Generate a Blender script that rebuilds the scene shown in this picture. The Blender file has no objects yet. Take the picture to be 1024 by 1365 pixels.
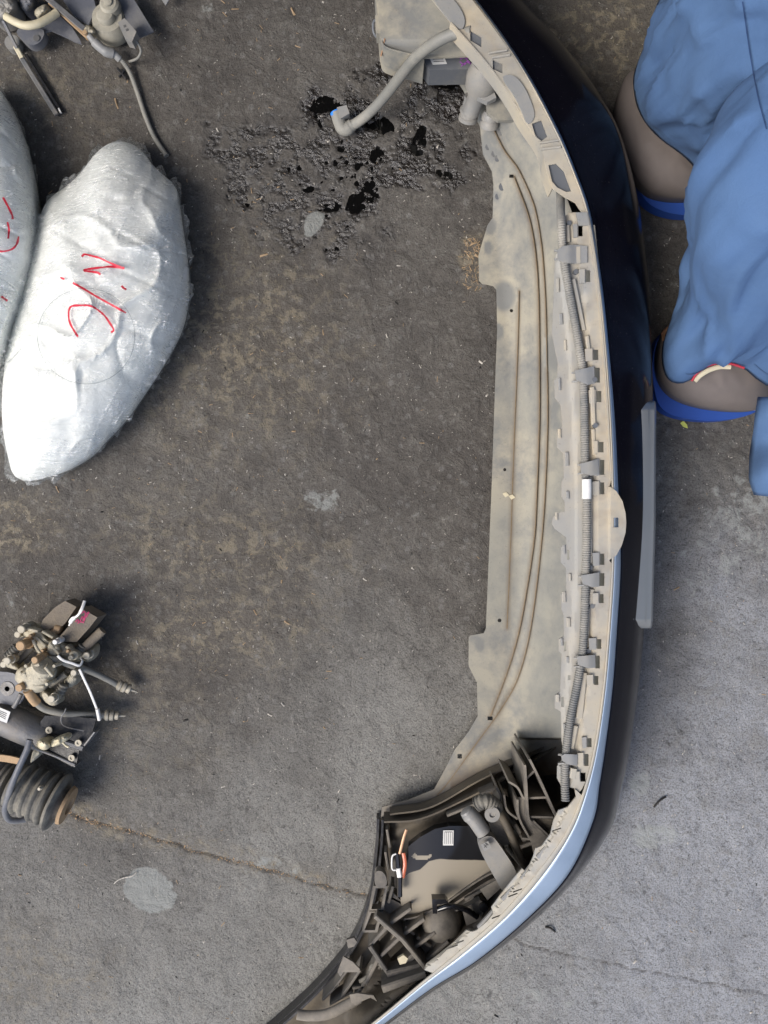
import bpy, bmesh, math, random
import numpy as np
from mathutils import Vector, Matrix
from mathutils.geometry import delaunay_2d_cdt
from mathutils.bvhtree import BVHTree

sc = bpy.context.scene
COL = sc.collection
rnd = random.Random(11)
RNG = np.random.RandomState(5)

# ------------------------------------------------------------------ camera, sky, sun, exposure
H = 1.55                       # height of the phone above the yard floor
HALF = 0.6405                  # tangent of half the long field of view
cam_d = bpy.data.cameras.new('camera')
cam = bpy.data.objects.new('camera', cam_d)
COL.objects.link(cam)
cam.location = (0, 0, H)
cam.rotation_euler = (0, 0, 0)
cam_d.sensor_fit = 'VERTICAL'
cam_d.sensor_height = 36
cam_d.lens = 18.0 / HALF
cam_d.clip_start = 0.02
cam_d.clip_end = 300
sc.camera = cam

SUN_EL, SUN_AZ = math.radians(50), math.radians(238)   # azimuth: compass angle, 180 is the foot of the picture
w = bpy.data.worlds.new('World'); sc.world = w; w.use_nodes = True
nt = w.node_tree; nt.nodes.clear()
sky = nt.nodes.new('ShaderNodeTexSky'); sky.sky_type = 'NISHITA'; sky.sun_disc = False
sky.sun_elevation = SUN_EL; sky.sun_rotation = SUN_AZ
sky.air_density = 1.0; sky.dust_density = 3.0; sky.ozone_density = 1.0
bg = nt.nodes.new('ShaderNodeBackground'); bg.inputs['Strength'].default_value = 0.13
out = nt.nodes.new('ShaderNodeOutputWorld')
nt.links.new(sky.outputs[0], bg.inputs[0]); nt.links.new(bg.outputs[0], out.inputs[0])
sl = bpy.data.lights.new('sun', 'SUN'); sl.energy = 1.5; sl.angle = math.radians(28); sl.color = (1.0, 0.955, 0.89)
so = bpy.data.objects.new('sun', sl); COL.objects.link(so)
sd = Vector((math.sin(SUN_AZ) * math.cos(SUN_EL), math.cos(SUN_AZ) * math.cos(SUN_EL), math.sin(SUN_EL)))
so.rotation_euler = sd.to_track_quat('Z', 'Y').to_euler(); so.location = (-3, -3, 4)
sc.view_settings.view_transform = 'Standard'
sc.view_settings.look = 'None'
sc.view_settings.exposure = 0.72
sc.view_settings.gamma = 1.0
sc.view_settings.use_curve_mapping = False

# ------------------------------------------------------------------ helpers
S = 2 * HALF * H / 1365.0      # metres on the ground per unit of plan measure

def P(px, py, z=0.0):
    """a measured plan position and its real height -> a point in the yard"""
    k = S * (H - z) / H
    return Vector(((px - 512) * k, -(py - 682.5) * k, z))

def lerp_poly(ys, xs, y):
    return np.interp(y, ys, xs)

def catmull(pts, n):
    pts = [np.array(p, float) for p in pts]
    P0 = [2 * pts[0] - pts[1]] + pts + [2 * pts[-1] - pts[-2]]
    res = []
    for i in range(1, len(P0) - 2):
        a, b, c, d = P0[i - 1], P0[i], P0[i + 1], P0[i + 2]
        for k in range(n):
            t = k / n
            res.append(0.5 * ((2 * b) + (-a + c) * t + (2 * a - 5 * b + 4 * c - d) * t * t + (-a + 3 * b - 3 * c + d) * t ** 3))
    res.append(pts[-1])
    return res

def closed_resample(poly, n, smooth=2):
    pts = [np.array(p, float) for p in poly]
    for _ in range(smooth):
        q = []
        for i in range(len(pts)):
            a, b = pts[i], pts[(i + 1) % len(pts)]
            q += [a * .75 + b * .25, a * .25 + b * .75]
        pts = q
    pts.append(pts[0])
    L = [0]
    for i in range(1, len(pts)): L.append(L[-1] + np.linalg.norm(pts[i] - pts[i - 1]))
    A = np.array(pts); t = np.linspace(0, L[-1], n, endpoint=False)
    return np.stack([np.interp(t, L, A[:, 0]), np.interp(t, L, A[:, 1])], 1)

class VNoise:
    def __init__(s, seed):
        s.g = np.random.RandomState(seed).rand(256, 256)
    def __call__(s, x, y):
        x = np.asarray(x, float); y = np.asarray(y, float)
        xi = np.floor(x).astype(int); yi = np.floor(y).astype(int)
        fx = x - xi; fy = y - yi
        fx = fx * fx * (3 - 2 * fx); fy = fy * fy * (3 - 2 * fy)
        g = s.g
        a = g[xi & 255, yi & 255]; b = g[(xi + 1) & 255, yi & 255]
        c = g[xi & 255, (yi + 1) & 255]; d = g[(xi + 1) & 255, (yi + 1) & 255]
        return (a * (1 - fx) + b * fx) * (1 - fy) + (c * (1 - fx) + d * fx) * fy
NS = [VNoise(i) for i in range(8)]
def fbm(x, y, o=4, s=0):
    r = 0; a = 1; t = 0
    for i in range(o):
        r = r + a * NS[(s + i) % 8](x * 2 ** i + 13.7 * i, y * 2 ** i + 7.3 * i); t += a; a *= .5
    return r / t
def ridged(x, y, s=0, p=6):
    n = NS[s % 8](x, y)
    return (1 - np.abs(2 * n - 1)) ** p

def mesh_obj(name, verts, faces, mat, parent=None, smooth=True, ang=35, kind=None, attrs=None, label=None):
    me = bpy.data.meshes.new(name)
    me.from_pydata([tuple(v) for v in verts], [], faces)
    me.validate(clean_customdata=False)
    bm = bmesh.new(); bm.from_mesh(me)
    bmesh.ops.recalc_face_normals(bm, faces=bm.faces)
    bm.to_mesh(me); bm.free()
    if attrs:
        for k, arr in attrs.items():
            if len(arr) == len(me.vertices):
                a = me.attributes.new(k, 'FLOAT', 'POINT')
                a.data.foreach_set('value', np.asarray(arr, np.float32))
    if smooth:
        me.shade_smooth()
        me.set_sharp_from_angle(angle=math.radians(ang))
    if mat: me.materials.append(mat)
    o = bpy.data.objects.new(name, me)
    COL.objects.link(o)
    if parent is not None:
        o.parent = parent
        m = Matrix.Translation(-Vector(parent.location)) if parent.type == 'EMPTY' else Matrix.Identity(4)
        o.matrix_parent_inverse = m
    if kind: o['kind'] = kind
    if label: o['label'] = label
    return o

def thing(name, label, cat, loc, group=None):
    o = bpy.data.objects.new(name, None); COL.objects.link(o)
    o.empty_display_size = .05
    o.location = loc; o['label'] = label; o['category'] = cat
    if group: o['group'] = group
    return o
def tag(o, label, cat, group=None):
    o['label'] = label; o['category'] = cat
    if group: o['group'] = group
    return o

def inside(poly, x, y):
    c = False; n = len(poly); j = n - 1
    for i in range(n):
        xi, yi = poly[i][0], poly[i][1]; xj, yj = poly[j][0], poly[j][1]
        if (yi > y) != (yj > y) and x < (xj - xi) * (y - yi) / (yj - yi) + xi: c = not c
        j = i
    return c

def plate(name, outline, z, thick, mat, parent=None, holes=(), grid=None, attr=None, smooth=True, ang=35, kind=None, label=None, rnd_edge=0):
    """a sheet cut to an outline (plan measures), height a number or a function, real thickness below"""
    zf = z if callable(z) else (lambda x, y: z)
    if rnd_edge:
        outline = [tuple(p) for p in closed_resample(outline, max(12, int(len(outline) * rnd_edge)), 2)]
    vs = []; es = []
    def ring(r):
        b = len(vs)
        for p in r: vs.append(Vector((p[0], p[1])))
        n = len(r)
        for i in range(n): es.append((b + i, b + (i + 1) % n))
    def dens(r):
        if not grid: return list(r)
        q = []
        for i in range(len(r)):
            a, b = r[i], r[(i + 1) % len(r)]
            d = math.hypot(a[0] - b[0], a[1] - b[1]); k = max(1, int(d / (grid * 1.5)))
            for t in range(k): q.append((a[0] + (b[0] - a[0]) * t / k, a[1] + (b[1] - a[1]) * t / k))
        return q
    o2 = dens(outline); h2 = [dens(h) for h in holes]
    ring(o2)
    for h in h2: ring(h)
    if grid:
        xs = [p[0] for p in outline]; ys = [p[1] for p in outline]
        x = min(xs) + grid / 2
        while x < max(xs):
            y = min(ys) + grid / 2
            while y < max(ys):
                if inside(outline, x, y) and not any(inside(h, x, y) for h in holes): vs.append(Vector((x + 0.01 * math.sin(y), y)))
                y += grid
            x += grid
    r = delaunay_2d_cdt(vs, es, [], 0, 1e-4)
    V, F = r[0], r[2]
    tris = []
    for f in F:
        cx = sum(V[i].x for i in f) / 3; cy = sum(V[i].y for i in f) / 3
        if inside(o2, cx, cy) and not any(inside(h, cx, cy) for h in h2): tris.append(tuple(f))
    used = sorted({i for t in tris for i in t}); mp = {u: k for k, u in enumerate(used)}
    tris = [tuple(mp[i] for i in t) for t in tris]
    top = [P(V[u].x, V[u].y, zf(V[u].x, V[u].y)) for u in used]
    n = len(top)
    bot = [v - Vector((0, 0, thick)) for v in top]
    edges = {}
    for t in tris:
        for a, b in ((t[0], t[1]), (t[1], t[2]), (t[2], t[0])):
            k = (min(a, b), max(a, b)); edges.setdefault(k, []).append((a, b))
    faces = list(tris) + [tuple(i + n for i in reversed(t)) for t in tris]
    for k, l in edges.items():
        if len(l) == 1:
            a, b = l[0]; faces.append((b, a, a + n, b + n))
    at = None
    if attr:
        vals = [attr(V[u].x, V[u].y) for u in used]; at = {'dirt_or_pale': vals + vals}
    return mesh_obj(name, top + bot, faces, mat, parent, smooth, ang, kind, at, label)

def frames(pts):
    pts = [Vector(p) for p in pts]; fr = []; up = Vector((0, 0, 1))
    for i in range(len(pts)):
        t = (pts[min(i + 1, len(pts) - 1)] - pts[max(i - 1, 0)])
        if t.length < 1e-9: t = Vector((0, 0, 1))
        t.normalize()
        if i == 0:
            if abs(t.dot(up)) > .95: up = Vector((1, 0, 0))
            u = (up - t * up.dot(t)).normalized()
        else:
            u = (u - t * u.dot(t)).normalized()
        fr.append((pts[i], t, u, t.cross(u)))
    return fr

def tube_vf(pts, rad, seg=14, base=0, flat=1.0):
    fr = frames(pts); V = []; F = []
    n = len(fr)
    for i, (p, t, u, v) in enumerate(fr):
        r = rad[i] if hasattr(rad, '__len__') else rad
        for k in range(seg):
            a = 2 * math.pi * k / seg
            V.append(p + u * (math.cos(a) * r * flat) + v * (math.sin(a) * r))
    for i in range(n - 1):
        for k in range(seg):
            F.append((base + i * seg + k, base + i * seg + (k + 1) % seg, base + (i + 1) * seg + (k + 1) % seg, base + (i + 1) * seg + k))
    F.append(tuple(base + k for k in reversed(range(seg))))
    F.append(tuple(base + (n - 1) * seg + k for k in range(seg)))
    return V, F

def tube(name, pxpts, rad, mat, parent=None, seg=14, sub=8, smooth=True, world=False, flat=1.0, ang=50, label=None, kind=None):
    pts = [tuple(p) for p in pxpts] if world else [tuple(P(*p)) for p in pxpts]
    if sub > 1 and len(pts) > 2: pts = catmull(pts, sub)
    V, F = tube_vf(pts, rad, seg, 0, flat)
    return mesh_obj(name, V, F, mat, parent, smooth, ang, kind, None, label)

def corrugated(name, pxpts, rad, mat, parent=None, pitch=.0032, depth=.0011, seg=14, label=None, smooth=True):
    pts = [np.array(p) for p in catmull([tuple(P(*p)) for p in pxpts], 14)]
    L = [0]
    for i in range(1, len(pts)): L.append(L[-1] + np.linalg.norm(pts[i] - pts[i - 1]))
    A = np.array(pts); n = int(L[-1] / pitch) * 4
    t = np.linspace(0, L[-1], n)
    q = np.stack([np.interp(t, L, A[:, k]) for k in range(3)], 1)
    r = [rad - (depth if (i % 4) in (0, 3) else 0) for i in range(n)]
    V, F = tube_vf([tuple(a) for a in q], r, seg)
    return mesh_obj(name, V, F, mat, parent, smooth, 60, None, None, label)

def lathe(name, centre, axis, prof, mat, parent=None, seg=28, label=None, ang=40):
    """prof: list of (distance along axis, radius)"""
    c = Vector(centre); a = Vector(axis).normalized()
    u = a.orthogonal().normalized(); v = a.cross(u)
    V = []; F = []
    for (d, r) in prof:
        for k in range(seg):
            th = 2 * math.pi * k / seg
            V.append(c + a * d + (u * math.cos(th) + v * math.sin(th)) * max(r, 1e-5))
    n = len(prof)
    for i in range(n - 1):
        for k in range(seg): F.append((i * seg + k, i * seg + (k + 1) % seg, (i + 1) * seg + (k + 1) % seg, (i + 1) * seg + k))
    F.append(tuple(reversed(range(seg)))); F.append(tuple((n - 1) * seg + k for k in range(seg)))
    return mesh_obj(name, V, F, mat, parent, True, ang, None, None, label)

def bar_vf(a, b, w, h, base=0, w2=None, bev=.0):
    a = Vector(a); b = Vector(b); t = (b - a).normalized()
    up = Vector((0, 0, 1)); s = t.cross(up)
    if s.length < 1e-4: s = Vector((1, 0, 0))
    s.normalize(); n = s.cross(t).normalized()
    if w2 is None: w2 = w
    V = []; bv = min(w, h, w2) * .22
    for p, ww in ((a, w), (b, w2)):
        for x, y in ((-.5, -1), (.5, -1), (.5, 0), (-.5, 0)):
            if y == 0:
                pass
        ring = [(-ww / 2, -h), (ww / 2, -h), (ww / 2, -bv), (ww / 2 - bv, 0), (-ww / 2 + bv, 0), (-ww / 2, -bv)]
        for x, y in ring: V.append(p + s * x + n * y)
    F = [tuple(base + k for k in reversed(range(6))), tuple(base + 6 + k for k in range(6))]
    for k in range(6): F.append((base + k, base + (k + 1) % 6, base + 6 + (k + 1) % 6, base + 6 + k))
    return V, F

def bar(name, p0, p1, w, h, mat, parent=None, w2=None, label=None):
    """bar whose top centre line runs p0 -> p1 (plan measures and height)"""
    V, F = bar_vf(P(*p0), P(*p1), w, h, 0, w2)
    return mesh_obj(name, V, F, mat, parent, True, 20, None, None, label)

def multi(name, specs, mat, parent=None, label=None, kind=None):
    V = []; F = []
    for (p0, p1, w, h) in specs:
        v, f = bar_vf(P(*p0), P(*p1), w, h, len(V)); V += v; F += f
    return mesh_obj(name, V, F, mat, parent, True, 20, kind, None, label)

# ------------------------------------------------------------------ materials
def nodes_of(name):
    m = bpy.data.materials.new(name); m.use_nodes = True
    t = m.node_tree; t.nodes.clear()
    o = t.nodes.new('ShaderNodeOutputMaterial'); b = t.nodes.new('ShaderNodeBsdfPrincipled')
    t.links.new(b.outputs[0], o.inputs[0])
    return m, t, b, o
def N(t, typ, **kw):
    n = t.nodes.new(typ)
    for k, v in kw.items(): setattr(n, k, v)
    return n
def noise(t, co, scale, detail=5, rough=.6, dist=0.0):
    n = N(t, 'ShaderNodeTexNoise'); n.inputs['Scale'].default_value = scale
    n.inputs['Detail'].default_value = detail; n.inputs['Roughness'].default_value = rough
    n.inputs['Distortion'].default_value = dist
    t.links.new(co, n.inputs['Vector']); return n.outputs['Fac']
def ramp(t, fac, stops, interp='LINEAR'):
    r = N(t, 'ShaderNodeValToRGB'); r.color_ramp.interpolation = interp
    while len(r.color_ramp.elements) > 1: r.color_ramp.elements.remove(r.color_ramp.elements[-1])
    r.color_ramp.elements[0].position = stops[0][0]; r.color_ramp.elements[0].color = (*stops[0][1], 1) if len(stops[0][1]) == 3 else stops[0][1]
    for p, c in stops[1:]:
        e = r.color_ramp.elements.new(p); e.color = (*c, 1)
    t.links.new(fac, r.inputs[0]); return r.outputs[0]
def g(v): return (v, v, v)
def mix(t, fac, a, b, mode='MIX'):
    m = N(t, 'ShaderNodeMix', data_type='RGBA', blend_type=mode)
    def setin(i, v):
        if isinstance(v, (tuple, list)): m.inputs[i].default_value = (*v[:3], 1)
        elif isinstance(v, (int, float)): m.inputs[i].default_value = v if i == 0 else (v, v, v, 1)
        else: t.links.new(v, m.inputs[i])
    setin(0, fac); setin(6, a); setin(7, b)
    return m.outputs[2]
def math_(t, op, a, b=None, clamp=False):
    m = N(t, 'ShaderNodeMath', operation=op); m.use_clamp = clamp
    for i, v in enumerate((a, b)):
        if v is None: continue
        if isinstance(v, (int, float)): m.inputs[i].default_value = v
        else: t.links.new(v, m.inputs[i])
    return m.outputs[0]
def coords(t):
    return N(t, 'ShaderNodeTexCoord').outputs['Object']
def bump(t, b, hgt, strength, dist):
    n = N(t, 'ShaderNodeBump'); n.inputs['Strength'].default_value = strength; n.inputs['Distance'].default_value = dist
    t.links.new(hgt, n.inputs['Height']); t.links.new(n.outputs[0], b.inputs['Normal']); return n

def dusty(name, clean, dust, lo=.35, hi=.65, scale=9, rough=(.45, .9), bstr=.25, metal=0, use_attr=False, dust2=None, spec=.4):
    m, t, b, o = nodes_of(name); co = coords(t)
    n1 = noise(t, co, scale, 7, .62, .3); n2 = noise(t, co, scale * 9, 5, .7)
    n3 = noise(t, co, scale * .45, 3, .5)
    f = math_(t, 'ADD', math_(t, 'MULTIPLY', n1, .78), math_(t, 'MULTIPLY', n2, .22))
    if use_attr:
        at = N(t, 'ShaderNodeAttribute'); at.attribute_name = 'dirt_or_pale'
    fac = ramp(t, f, [(lo, g(0)), (hi, g(1))])
    d2 = dust2 or tuple(c * .82 for c in dust)
    dcol = mix(t, ramp(t, n3, [(.4, g(0)), (.62, g(1))]), dust, d2)
    col = mix(t, fac, clean, dcol)
    if use_attr:
        # positive: brown grime; negative: wiped bare plastic
        gr = math_(t, 'MULTIPLY', at.outputs['Fac'], math_(t, 'ADD', n2, .55), True)
        col = mix(t, gr, col, (.11, .065, .032))
        bare = math_(t, 'MULTIPLY', math_(t, 'MULTIPLY', at.outputs['Fac'], -1), math_(t, 'ADD', n1, .5), True)
        col = mix(t, bare, col, clean)
    speck = ramp(t, noise(t, co, 300, 2, .5), [(.66, g(0)), (.72, g(1))])
    col = mix(t, math_(t, 'MULTIPLY', speck, .25), col, (.08, .07, .06))
    t.links.new(col, b.inputs['Base Color'])
    rr = N(t, 'ShaderNodeMapRange'); rr.inputs['To Min'].default_value = rough[0]; rr.inputs['To Max'].default_value = rough[1]
    t.links.new(fac, rr.inputs[0]); t.links.new(rr.outputs[0], b.inputs['Roughness'])
    b.inputs['Metallic'].default_value = metal; b.inputs['Specular IOR Level'].default_value = spec
    bump(t, b, math_(t, 'ADD', n1, math_(t, 'MULTIPLY', n2, .6)), min(1, bstr * 1.3), .0022)
    return m

def simple(name, col, rough=.5, metal=0, coat=0, var=.15, scale=30, bstr=.1, spec=.5):
    m, t, b, o = nodes_of(name); co = coords(t)
    n = noise(t, co, scale, 5, .65)
    a = tuple(c * (1 - var) for c in col); c2 = tuple(min(1, c * (1 + var)) for c in col)
    t.links.new(mix(t, n, a, c2), b.inputs['Base Color'])
    r = N(t, 'ShaderNodeMapRange'); r.inputs['To Min'].default_value = max(.02, rough - .1); r.inputs['To Max'].default_value = min(1, rough + .12)
    t.links.new(n, r.inputs[0]); t.links.new(r.outputs[0], b.inputs['Roughness'])
    b.inputs['Metallic'].default_value = metal; b.inputs['Coat Weight'].default_value = coat; b.inputs['Coat Roughness'].default_value = .04
    b.inputs['Specular IOR Level'].default_value = spec
    if bstr: bump(t, b, n, bstr, .001)
    return m

TAN = (.46, .40, .30); GREY = (.155, .16, .165); PALE = (.36, .36, .33)
M = {}
M['tray'] = dusty('dusty_tray_plastic', (.19, .193, .185), (.40, .365, .285), .41, .59, 8, (.6, .9), .2, 0, True, (.275, .27, .235))
M['flange'] = dusty('dusty_flange_plastic', (.30, .305, .30), (.52, .445, .32), .30, .62, 8, (.5, .88), .12, 0, True, (.43, .40, .33))
M['recess'] = dusty('wiped_grey_plastic', (.13, .14, .155), (.33, .31, .26), .5, .85, 14, (.45, .8), .12)
M['clip'] = dusty('pale_clip_plastic', (.265, .27, .27), (.38, .355, .30), .42, .85, 20, (.4, .75), .1)
M['corner'] = dusty('dusty_black_plastic', (.045, .041, .037), (.22, .185, .135), .34, .70, 11, (.5, .9), .3)
M['rib'] = dusty('dusty_rib_plastic', (.07, .066, .062), (.29, .26, .215), .33, .66, 16, (.5, .9), .3)
M['loom'] = dusty('dusty_loom_plastic', (.15, .155, .155), (.36, .34, .30), .38, .66, 18, (.55, .9), .1)
M['sensor'] = dusty('grey_sensor_plastic', (.22, .22, .215), (.36, .335, .29), .42, .7, 20, (.4, .75), .1)
M['hose'] = dusty('dusty_grey_hose', (.20, .20, .185), (.34, .325, .28), .4, .7, 14, (.5, .8), .08)
M['iron'] = dusty('dusty_cast_iron', (.13, .11, .088), (.26, .22, .165), .38, .7, 30, (.6, .95), .8)
M['casting'] = dusty('dusty_aluminium_casting', (.30, .28, .225), (.56, .51, .39), .28, .60, 34, (.6, .9), 1.0, 0)
M['blacksteel'] = dusty('black_steel', (.02, .021, .024), (.13, .12, .11), .52, .85, 22, (.3, .8), .3)
M['greysteel'] = dusty('grey_strut_steel', (.17, .175, .185), (.30, .275, .24), .42, .72, 24, (.35, .8), .4, .3)
M['rubber'] = dusty('dusty_rubber', (.10, .098, .09), (.33, .305, .25), .40, .72, 26, (.6, .95), .5)
M['bluesteel'] = dusty('blue_grey_steel', (.12, .128, .15), (.28, .27, .25), .45, .8, 20, (.4, .8), .3)
M['horn'] = dusty('dusty_horn_shell', (.25, .24, .20), (.44, .41, .33), .34, .62, 24, (.5, .8), .3)
M['paint'] = None
M['black_bit'] = simple('black_glossy_plastic', (.012, .012, .014), .18, 0, .3, .3, 20, .02)
M['white'] = simple('white_plastic', (.75, .74, .71), .45)
M['cream'] = simple('cream_plastic', (.60, .54, .38), .5, var=.25, scale=80)
M['paper'] = simple('label_paper', (.68, .68, .66), .6, var=.08)
M['print'] = simple('label_print', (.10, .10, .10), .7)
M['red_ink'] = simple('red_marker_ink', (.62, .02, .05), .5, var=.3, scale=200)
M['pink_ink'] = simple('pink_marker_ink', (.45, .05, .14), .8, var=.4, scale=300)
M['violet_ink'] = simple('violet_marker_ink', (.33, .10, .42), .7, var=.3, scale=300)
M['grey_ink'] = simple('grey_mould_line', (.30, .33, .33), .6)
M['blue_plastic'] = simple('bright_blue_plastic', (.03, .22, .72), .35)
M['orange'] = simple('orange_reflector', (.60, .16, .08), .3, coat=.5)
M['copper'] = simple('copper_strip', (.55, .33, .20), .4, .4, var=.3, scale=90)
M['bolt'] = simple('dull_bolt_steel', (.40, .37, .30), .55, .2, var=.25, scale=120)
M['rust'] = simple('rusty_bolt', (.42, .29, .17), .7, .2, var=.4, scale=150)
M['shoe'] = simple('brown_grey_shoe', (.15, .128, .118), .7, var=.3, scale=12, bstr=.15)
M['sole'] = simple('blue_rubber_sole', (.018, .07, .33), .6, var=.15)
M['redtrim'] = simple('red_trim', (.42, .03, .05), .6)
M['skin'] = simple('skin', (.33, .18, .11), .55)
M['hair'] = simple('dark_hair', (.015, .012, .01), .6)

# black metallic paint with dust specks
m, t, b, o = nodes_of('black_blue_paint'); co = coords(t)
n1 = noise(t, co, 420, 2, .5); fac = ramp(t, n1, [(.70, g(0)), (.76, g(1))])
n2 = noise(t, co, 5, 6, .65)
n3 = noise(t, co, 70, 6, .7)
film = math_(t, 'MULTIPLY', ramp(t, n2, [(.42, g(0)), (.8, g(1))]), math_(t, 'MULTIPLY', n3, .025))
base = mix(t, film, (.0045, .0045, .0085), (.22, .20, .18))
t.links.new(mix(t, math_(t, 'MULTIPLY', fac, .10), base, (.5, .48, .45)), b.inputs['Base Color'])
rr = ramp(t, n2, [(.35, g(.10)), (.75, g(.22))])
t.links.new(rr, b.inputs['Roughness']); b.inputs['Coat Weight'].default_value = 0
b.inputs['IOR'].default_value = 1.22
M['paint'] = m

M['sky_tint'] = simple('sky_reflection_tint', (.40, .48, .58), .55, .7, .1, .18, 14, .03)  # sky reflection on the black bevel, put in as a pale blue colour
# moulding: satin grey
M['moulding'] = simple('satin_grey_moulding', (.24, .245, .245), .36, .25, .2, .08, 14, .01)

# glossy dark panel, duller and paler over its lower part (attribute drives where)
m, t, b, o = nodes_of('glossy_dark_panel'); co = coords(t)
at = N(t, 'ShaderNodeAttribute'); at.attribute_name = 'dirt_or_pale'
n1 = noise(t, co, 25, 6, .6)
f = math_(t, 'ADD', at.outputs['Fac'], math_(t, 'MULTIPLY', math_(t, 'SUBTRACT', n1, .5), .5))
f = ramp(t, f, [(.42, g(0.02)), (.62, g(1))])
t.links.new(mix(t, f, (.010, .011, .014), (.31, .275, .215)), b.inputs['Base Color'])
t.links.new(ramp(t, f, [(0, g(.12)), (1, g(.6))]), b.inputs['Roughness'])
M['panel'] = m

# foam + film of the wrapped lamps
m, t, b, o = nodes_of('white_foam_wrap'); co = coords(t)
n1 = noise(t, co, 10, 5, .6); n2 = noise(t, co, 60, 4, .6, 1.2)
t.links.new(mix(t, n1, (.84, .865, .82), (.94, .945, .93)), b.inputs['Base Color']); b.inputs['Roughness'].default_value = .75
bump(t, b, math_(t, 'ADD', n1, math_(t, 'MULTIPLY', n2, .4)), .5, .006)
M['foam'] = m
m, t, b, o = nodes_of('clear_stretch_film'); co = coords(t)
t.nodes.remove(b)
tr = N(t, 'ShaderNodeBsdfTransparent'); tr.inputs[0].default_value = (.985, .99, .985, 1)
gl = N(t, 'ShaderNodeBsdfGlossy'); gl.inputs['Roughness'].default_value = .10; gl.inputs[0].default_value = (.95, .97, 1, 1)
mp = N(t, 'ShaderNodeMapping'); mp.inputs['Rotation'].default_value = (0, 0, .5); mp.inputs['Scale'].default_value = (14, 80, 30)
t.links.new(co, mp.inputs[0])
w1 = N(t, 'ShaderNodeTexNoise'); w1.inputs['Scale'].default_value = 1; w1.inputs['Detail'].default_value = 5; w1.inputs['Distortion'].default_value = .8
t.links.new(mp.outputs[0], w1.inputs['Vector'])
mp2 = N(t, 'ShaderNodeMapping'); mp2.inputs['Rotation'].default_value = (0, 0, -1.05); mp2.inputs['Scale'].default_value = (11, 130, 30)
t.links.new(co, mp2.inputs[0])
w2 = N(t, 'ShaderNodeTexNoise'); w2.inputs['Scale'].default_value = 1; w2.inputs['Detail'].default_value = 4; w2.inputs['Distortion'].default_value = .5
t.links.new(mp2.outputs[0], w2.inputs['Vector'])
hh = math_(t, 'ADD', math_(t, 'ABSOLUTE', math_(t, 'SUBTRACT', w1.outputs['Fac'], .5)), math_(t, 'ABSOLUTE', math_(t, 'SUBTRACT', w2.outputs['Fac'], .5)))
bp = N(t, 'ShaderNodeBump'); bp.inputs['Strength'].default_value = 1; bp.inputs['Distance'].default_value = .012
t.links.new(hh, bp.inputs['Height']); t.links.new(bp.outputs[0], gl.inputs['Normal'])
fr = N(t, 'ShaderNodeLayerWeight'); fr.inputs['Blend'].default_value = .35; t.links.new(bp.outputs[0], fr.inputs['Normal'])
cr1 = ramp(t, math_(t, 'ABSOLUTE', math_(t, 'SUBTRACT', w1.outputs['Fac'], .5)), [(.0, g(1)), (.022, g(0))])
cr2 = ramp(t, math_(t, 'ABSOLUTE', math_(t, 'SUBTRACT', w2.outputs['Fac'], .52)), [(.0, g(1)), (.018, g(0))])
brk = ramp(t, noise(t, co, 16, 5, .6), [(.45, g(0)), (.62, g(.75))])
crease_shine = math_(t, 'MULTIPLY', math_(t, 'MAXIMUM', cr1, cr2), brk)  # highlight streaks along the film creases painted as white diffuse
wd = N(t, 'ShaderNodeBsdfDiffuse'); wd.inputs[0].default_value = (.93, .94, .93, 1)
m0 = N(t, 'ShaderNodeMixShader'); t.links.new(crease_shine, m0.inputs[0]); t.links.new(tr.outputs[0], m0.inputs[1]); t.links.new(wd.outputs[0], m0.inputs[2])
fac = N(t, 'ShaderNodeMapRange'); fac.inputs['To Min'].default_value = .03; fac.inputs['To Max'].default_value = .45
t.links.new(fr.outputs['Fresnel'], fac.inputs[0])
mx = N(t, 'ShaderNodeMixShader'); t.links.new(fac.outputs[0], mx.inputs[0]); t.links.new(m0.outputs[0], mx.inputs[1]); t.links.new(gl.outputs[0], mx.inputs[2])
t.links.new(mx.outputs[0], o.inputs[0])
M['film'] = m

# cloth
def cloth_mat(name, c1, c2):
    m, t, b, o = nodes_of(name); co = coords(t)
    n1 = noise(t, co, 3.5, 6, .6, .4); n2 = noise(t, co, 500, 2, .5); n3 = noise(t, co, 25, 5, .6, 1.0)
    c = mix(t, n1, c1, c2)
    c = mix(t, math_(t, 'MULTIPLY', n2, .25), c, tuple(x * .7 for x in c1))
    t.links.new(c, b.inputs['Base Color']); b.inputs['Roughness'].default_value = .9
    bump(t, b, math_(t, 'ADD', n3, math_(t, 'MULTIPLY', n2, .15)), .35, .004)
    return m
M['cloth'] = cloth_mat('washed_blue_cotton', (.052, .118, .275), (.105, .19, .335))

# ground
m, t, b, o = nodes_of('oily_yard_concrete'); co = coords(t)
A = {}
for k in ('wet', 'pale', 'tan', 'light', 'crack', 'cool'):
    a = N(t, 'ShaderNodeAttribute'); a.attribute_name = k; A[k] = a.outputs['Fac']
nL = noise(t, co, 2.2, 6, .6, .3); nM = noise(t, co, 11, 8, .65, .2); nS = noise(t, co, 55, 6, .7); nF = noise(t, co, 320, 4, .7)
nB = noise(t, co, 24, 7, .68, .5)
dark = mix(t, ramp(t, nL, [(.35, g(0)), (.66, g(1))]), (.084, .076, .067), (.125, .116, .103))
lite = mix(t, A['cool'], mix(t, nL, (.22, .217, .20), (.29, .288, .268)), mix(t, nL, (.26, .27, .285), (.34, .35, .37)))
c = mix(t, A['light'], dark, lite)
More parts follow.
